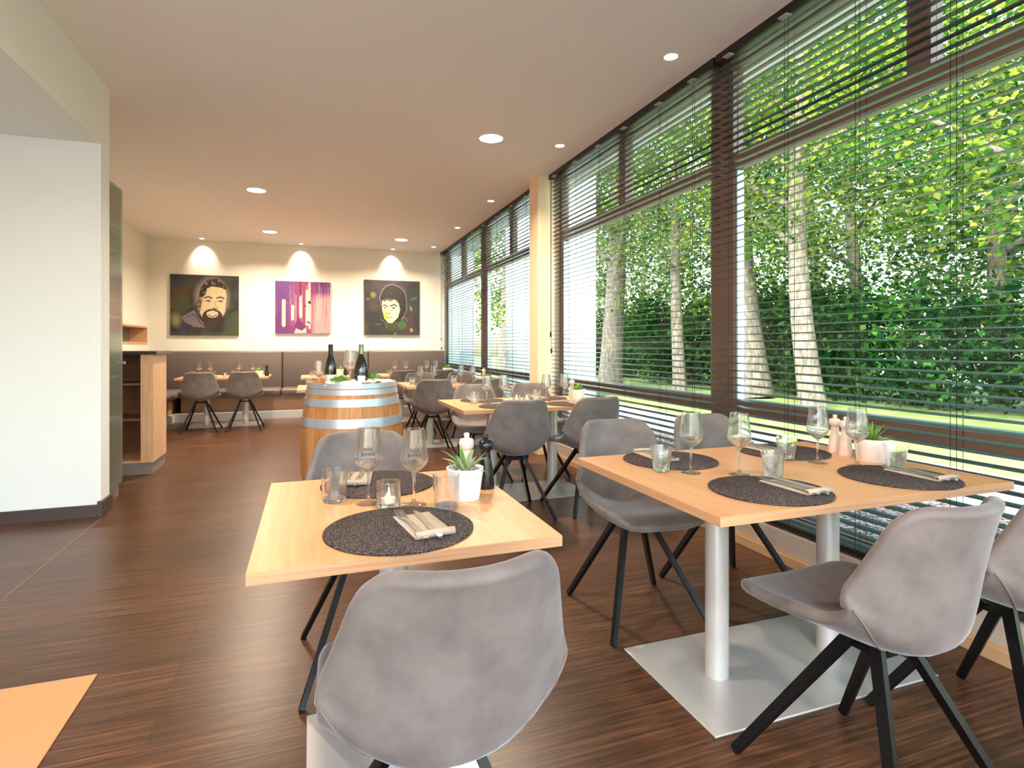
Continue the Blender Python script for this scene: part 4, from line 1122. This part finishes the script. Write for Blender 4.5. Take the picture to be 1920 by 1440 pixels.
for q in ([(0.28, 0.28), (0.33, 0.26), (0.38, 0.20), (0.40, 0.11)], [(0.66, 0.27), (0.71, 0.33), (0.78, 0.26)], [(0.19, 0.18), (0.30, 0.20)]): c.lay(line(q, 0.005), (160, 170, 176), 0.9)
painting('portrait_painting', 'square painting of a curly haired face, half yellow, on dark ground', 0.986, 2.055, 1.41, 2.478, c, M['canvas_edge'])

# ------------------------------------------------------------------ outside
struct('lawn', box(2.72, -12, -0.30, 60, 60, -0.04), M['lawn'])
tag(obj('gravel_bed', box(2.72, -6, -0.04, 4.75, 16, -0.02), M['gravel']), 'pink and white gravel bed right outside the windows', 'gravel', kind='stuff')
struct('bounce_ground', join(box(-40, -40, -0.3, 2.72, -2.6, -0.02), box(-40, -2.6, -0.3, -4.4, 40, -0.02)), P('bounce_ground_grey', srgb(140, 138, 134), 0.8))  # unseen ground added to bounce sunlight onto ceiling and walls
struct('garden_path', box(4.75, -6, -0.04, 6.1, 40, -0.015), M['path'])
def leaves(cents, per, spread, size, seed, flat=0.4):
    r = np.random.default_rng(seed); n = len(cents)*per
    c = np.repeat(np.array(cents), per, 0) + r.normal(0, 1, (n, 3))*np.array([spread, spread, spread*0.55])
    nrm = r.normal(0, 1, (n, 3)); nrm[:, 2] = np.abs(nrm[:, 2]) + flat; nrm /= np.linalg.norm(nrm, axis=1)[:, None]
    t = np.cross(nrm, r.normal(0, 1, (n, 3))); t /= np.linalg.norm(t, axis=1)[:, None]; b = np.cross(nrm, t)
    s = size*r.uniform(0.6, 1.2, (n, 1))
    v = np.stack([c - t*s*0.5, c + b*s*0.36 + nrm*s*0.06, c + t*s*0.5 - nrm*s*0.05, c - b*s*0.36 + nrm*s*0.06], 1).reshape(-1, 3)
    return v
def leafmesh(name, v, m):
    me = bpy.data.meshes.new(name); n = len(v); q = n//4
    me.vertices.add(n); me.vertices.foreach_set('co', v.astype(np.float32).ravel())
    me.loops.add(n); me.loops.foreach_set('vertex_index', np.arange(n, dtype=np.int32))
    me.polygons.add(q); me.polygons.foreach_set('loop_start', np.arange(0, n, 4, dtype=np.int32))
    me.update(calc_edges=True); me.validate(); me.materials.append(m)
    return me
def crown(cz, rx, rz, n, seed, zmin=-9):
    r = np.random.default_rng(seed); out = []
    while len(out) < n:
        p = r.uniform(-1, 1, 3); d = np.linalg.norm(p)
        if 0.35 < d < 1 and cz + p[2]*rz > zmin: out.append((p[0]*rx, p[1]*rx, cz + p[2]*rz))
    return out
def make_tree(name, lb, x, y, r, h, lean, crown_z, crown_r, crown_h, ncl, per, size, mat, seed, group=None, low=None):
    t = thing(name, lb, 'tree', (x, y, -0.04), group=group)
    rr = random.Random(seed); path = []; rad_ = []
    for k in range(11):
        s = k/10
        path.append((lean[0]*s*s + 0.12*r*math.sin(4*s+seed), lean[1]*math.sin(s*2.2)*0.8 + 0.3*r*math.sin(5*s+seed*2), h*s)); rad_.append(r*(1.0-0.55*s) + (0.12*r*math.exp(-k*1.5)))
    g = [tube(path, rad_, 14)]
    for k in range(7):
        i = rr.randint(4, 9); p = Vector(path[i]); a = rr.uniform(0, 6.28); L = crown_r*rr.uniform(.5, .8)
        q = [p, p + Vector((math.cos(a)*L*.5, math.sin(a)*L*.5, L*.35)), p + Vector((math.cos(a)*L, math.sin(a)*L, L*.75))]
        g.append(tube(q, [rad_[i]*.45, rad_[i]*.28, rad_[i]*.08], 7))
    obj('trunk', join(*g), M['bark'], t, smooth=60)
    cl = crown(crown_z, crown_r, crown_h, ncl, seed)
    if low:
        r = np.random.default_rng(seed+50)
        for k in range(low[0]): cl.append((r.normal(0, low[1]), r.normal(0, low[1]), r.uniform(low[2], low[3])))
    obj('foliage', leafmesh('foliage', leaves(cl, per, 0.42, size, seed), M[mat]), None, t)
    return t
make_tree('tree', 'thick pale trunked tree standing left of the narrow one, before the white facade', 8.85, 15.8, 0.36, 9, (0.2, -0.3), 7.6, 3.6, 3.6, 130, 90, 0.14, 'leaf', 1, None, (8, 1.2, 2.2, 4.0))
make_tree('tree', 'slender trunked tree standing in the middle window', 9.2, 12.8, 0.17, 8, (0.5, 0.4), 6.6, 3.0, 3.2, 110, 95, 0.125, 'leaf', 2)
make_tree('tree', 'thickest pale trunked tree right of the brown window post', 10.0, 10.9, 0.36, 9, (-0.2, 0.5), 7.4, 3.4, 3.4, 130, 95, 0.125, 'leaf', 3, None, (14, 0.7, 2.2, 5.2))
make_tree('tree', 'leaning pale trunked tree in the middle of the nearest window', 9.2, 8.4, 0.23, 8, (0.4, 0.9), 6.3, 3.2, 3.2, 135, 95, 0.115, 'leaf', 4)
make_tree('tree', 'tree whose leafy crown fills the upper right of the nearest window', 9.6, 4.6, 0.22, 8, (0.2, -0.2), 5.9, 3.4, 3.4, 140, 95, 0.115, 'leaf', 5)
make_tree('tree', 'dark trunked tree seen through the blind beyond the pillar, left', 7.2, 21.0, 0.34, 9, (0.4, 0), 8.0, 3.4, 3.8, 150, 70, 0.15, 'leaf', 6, None, (16, 1.6, 1.2, 4.5))
make_tree('tree', 'dark trunked tree seen through the blind beyond the pillar, right', 8.4, 20.0, 0.3, 9, (0.3, 0), 8.0, 3.2, 3.8, 120, 70, 0.15, 'leaf', 7, None, (10, 1.2, 1.6, 4.5))
LBF = 'leafy tree in the wood beyond the lawn, with neighbours just like it'
srcs = [make_tree('tree', LBF, 14.0, 8.0, 0.22, 8, (0.3, 0.4), 6.2, 3.6, 3.6, 135, 52, 0.17, 'leaf_far', 20, 'trees in the wood beyond the lawn', (30, 2.0, 1.5, 4)),
        make_tree('tree', LBF, 15.5, 12.5, 0.22, 9, (-0.3, 0.4), 7.0, 4.0, 4.0, 135, 52, 0.17, 'leaf_far', 21, 'trees in the wood beyond the lawn', (30, 2.0, 1.5, 4))]
rr = random.Random(3)
for i, (x, y) in enumerate(((14.5, 3.0), (18.5, 6.0), (19.0, 11.0), (15.0, 18.0), (14.0, 24.0), (20.0, 18.0), (10.5, 29.0), (18, 29), (16, -1.5))):
    dup(srcs[i % 2], (x, y, -0.04), rr.uniform(0, 6.28), None, None, rr.uniform(0.95, 1.25))
def make_bush():
    t = thing('shrub', 'dense dark green shrub in the hedge at the edge of the lawn', 'shrub', group='shrubs along the edge of the lawn')
    obj('foliage', leafmesh('foliage', leaves(crown(1.2, 1.35, 1.3, 70, 40, 0.0) + crown(0.9, 1.0, 0.9, 25, 41, 0.0), 52, 0.24, 0.13, 41), M['leaf_dark']), None, t)
    obj('stem', join(*[tube([(0, 0, 0), (math.cos(a)*.3, math.sin(a)*.3, .8), (math.cos(a)*.7, math.sin(a)*.7, 1.6)], [.04, .03, .01], 6) for a in (0, 1.3, 2.5, 3.9, 5.1)]), M['bark'], t, smooth=60)
    return t
BS = Kit(make_bush)
for i in range(17):
    y = -1.0 + i*1.85 + rr.uniform(-.3, .3); x = 11.9 + rr.uniform(-.4, .7)
    BS.put((x, y, -0.04), rr.uniform(0, 6.28), 'dense dark green shrub in the hedge at the edge of the lawn', 'shrubs along the edge of the lawn', rr.uniform(0.95, 1.4))
# buildings
t = thing('building', 'tall pale rendered garden building seen at the left of the middle window', 'building', (0, 0, 0))
obj('wall', box(4.5, 12.0, -0.04, 6.33, 13.2, 6.2), M['facade'], t); obj('roof', box(4.42, 11.92, 6.2, 6.41, 13.28, 6.4), M['roof'], t)
t = thing('building', 'pale wing of the same house outside the far corner window', 'building', (0, 0, 0))
obj('wall', box(2.74, 12.2, -0.04, 3.42, 18, 3.3), M['facade'], t); obj('roof', box(2.74, 12.1, 3.3, 3.52, 18.1, 3.5), M['roof'], t)
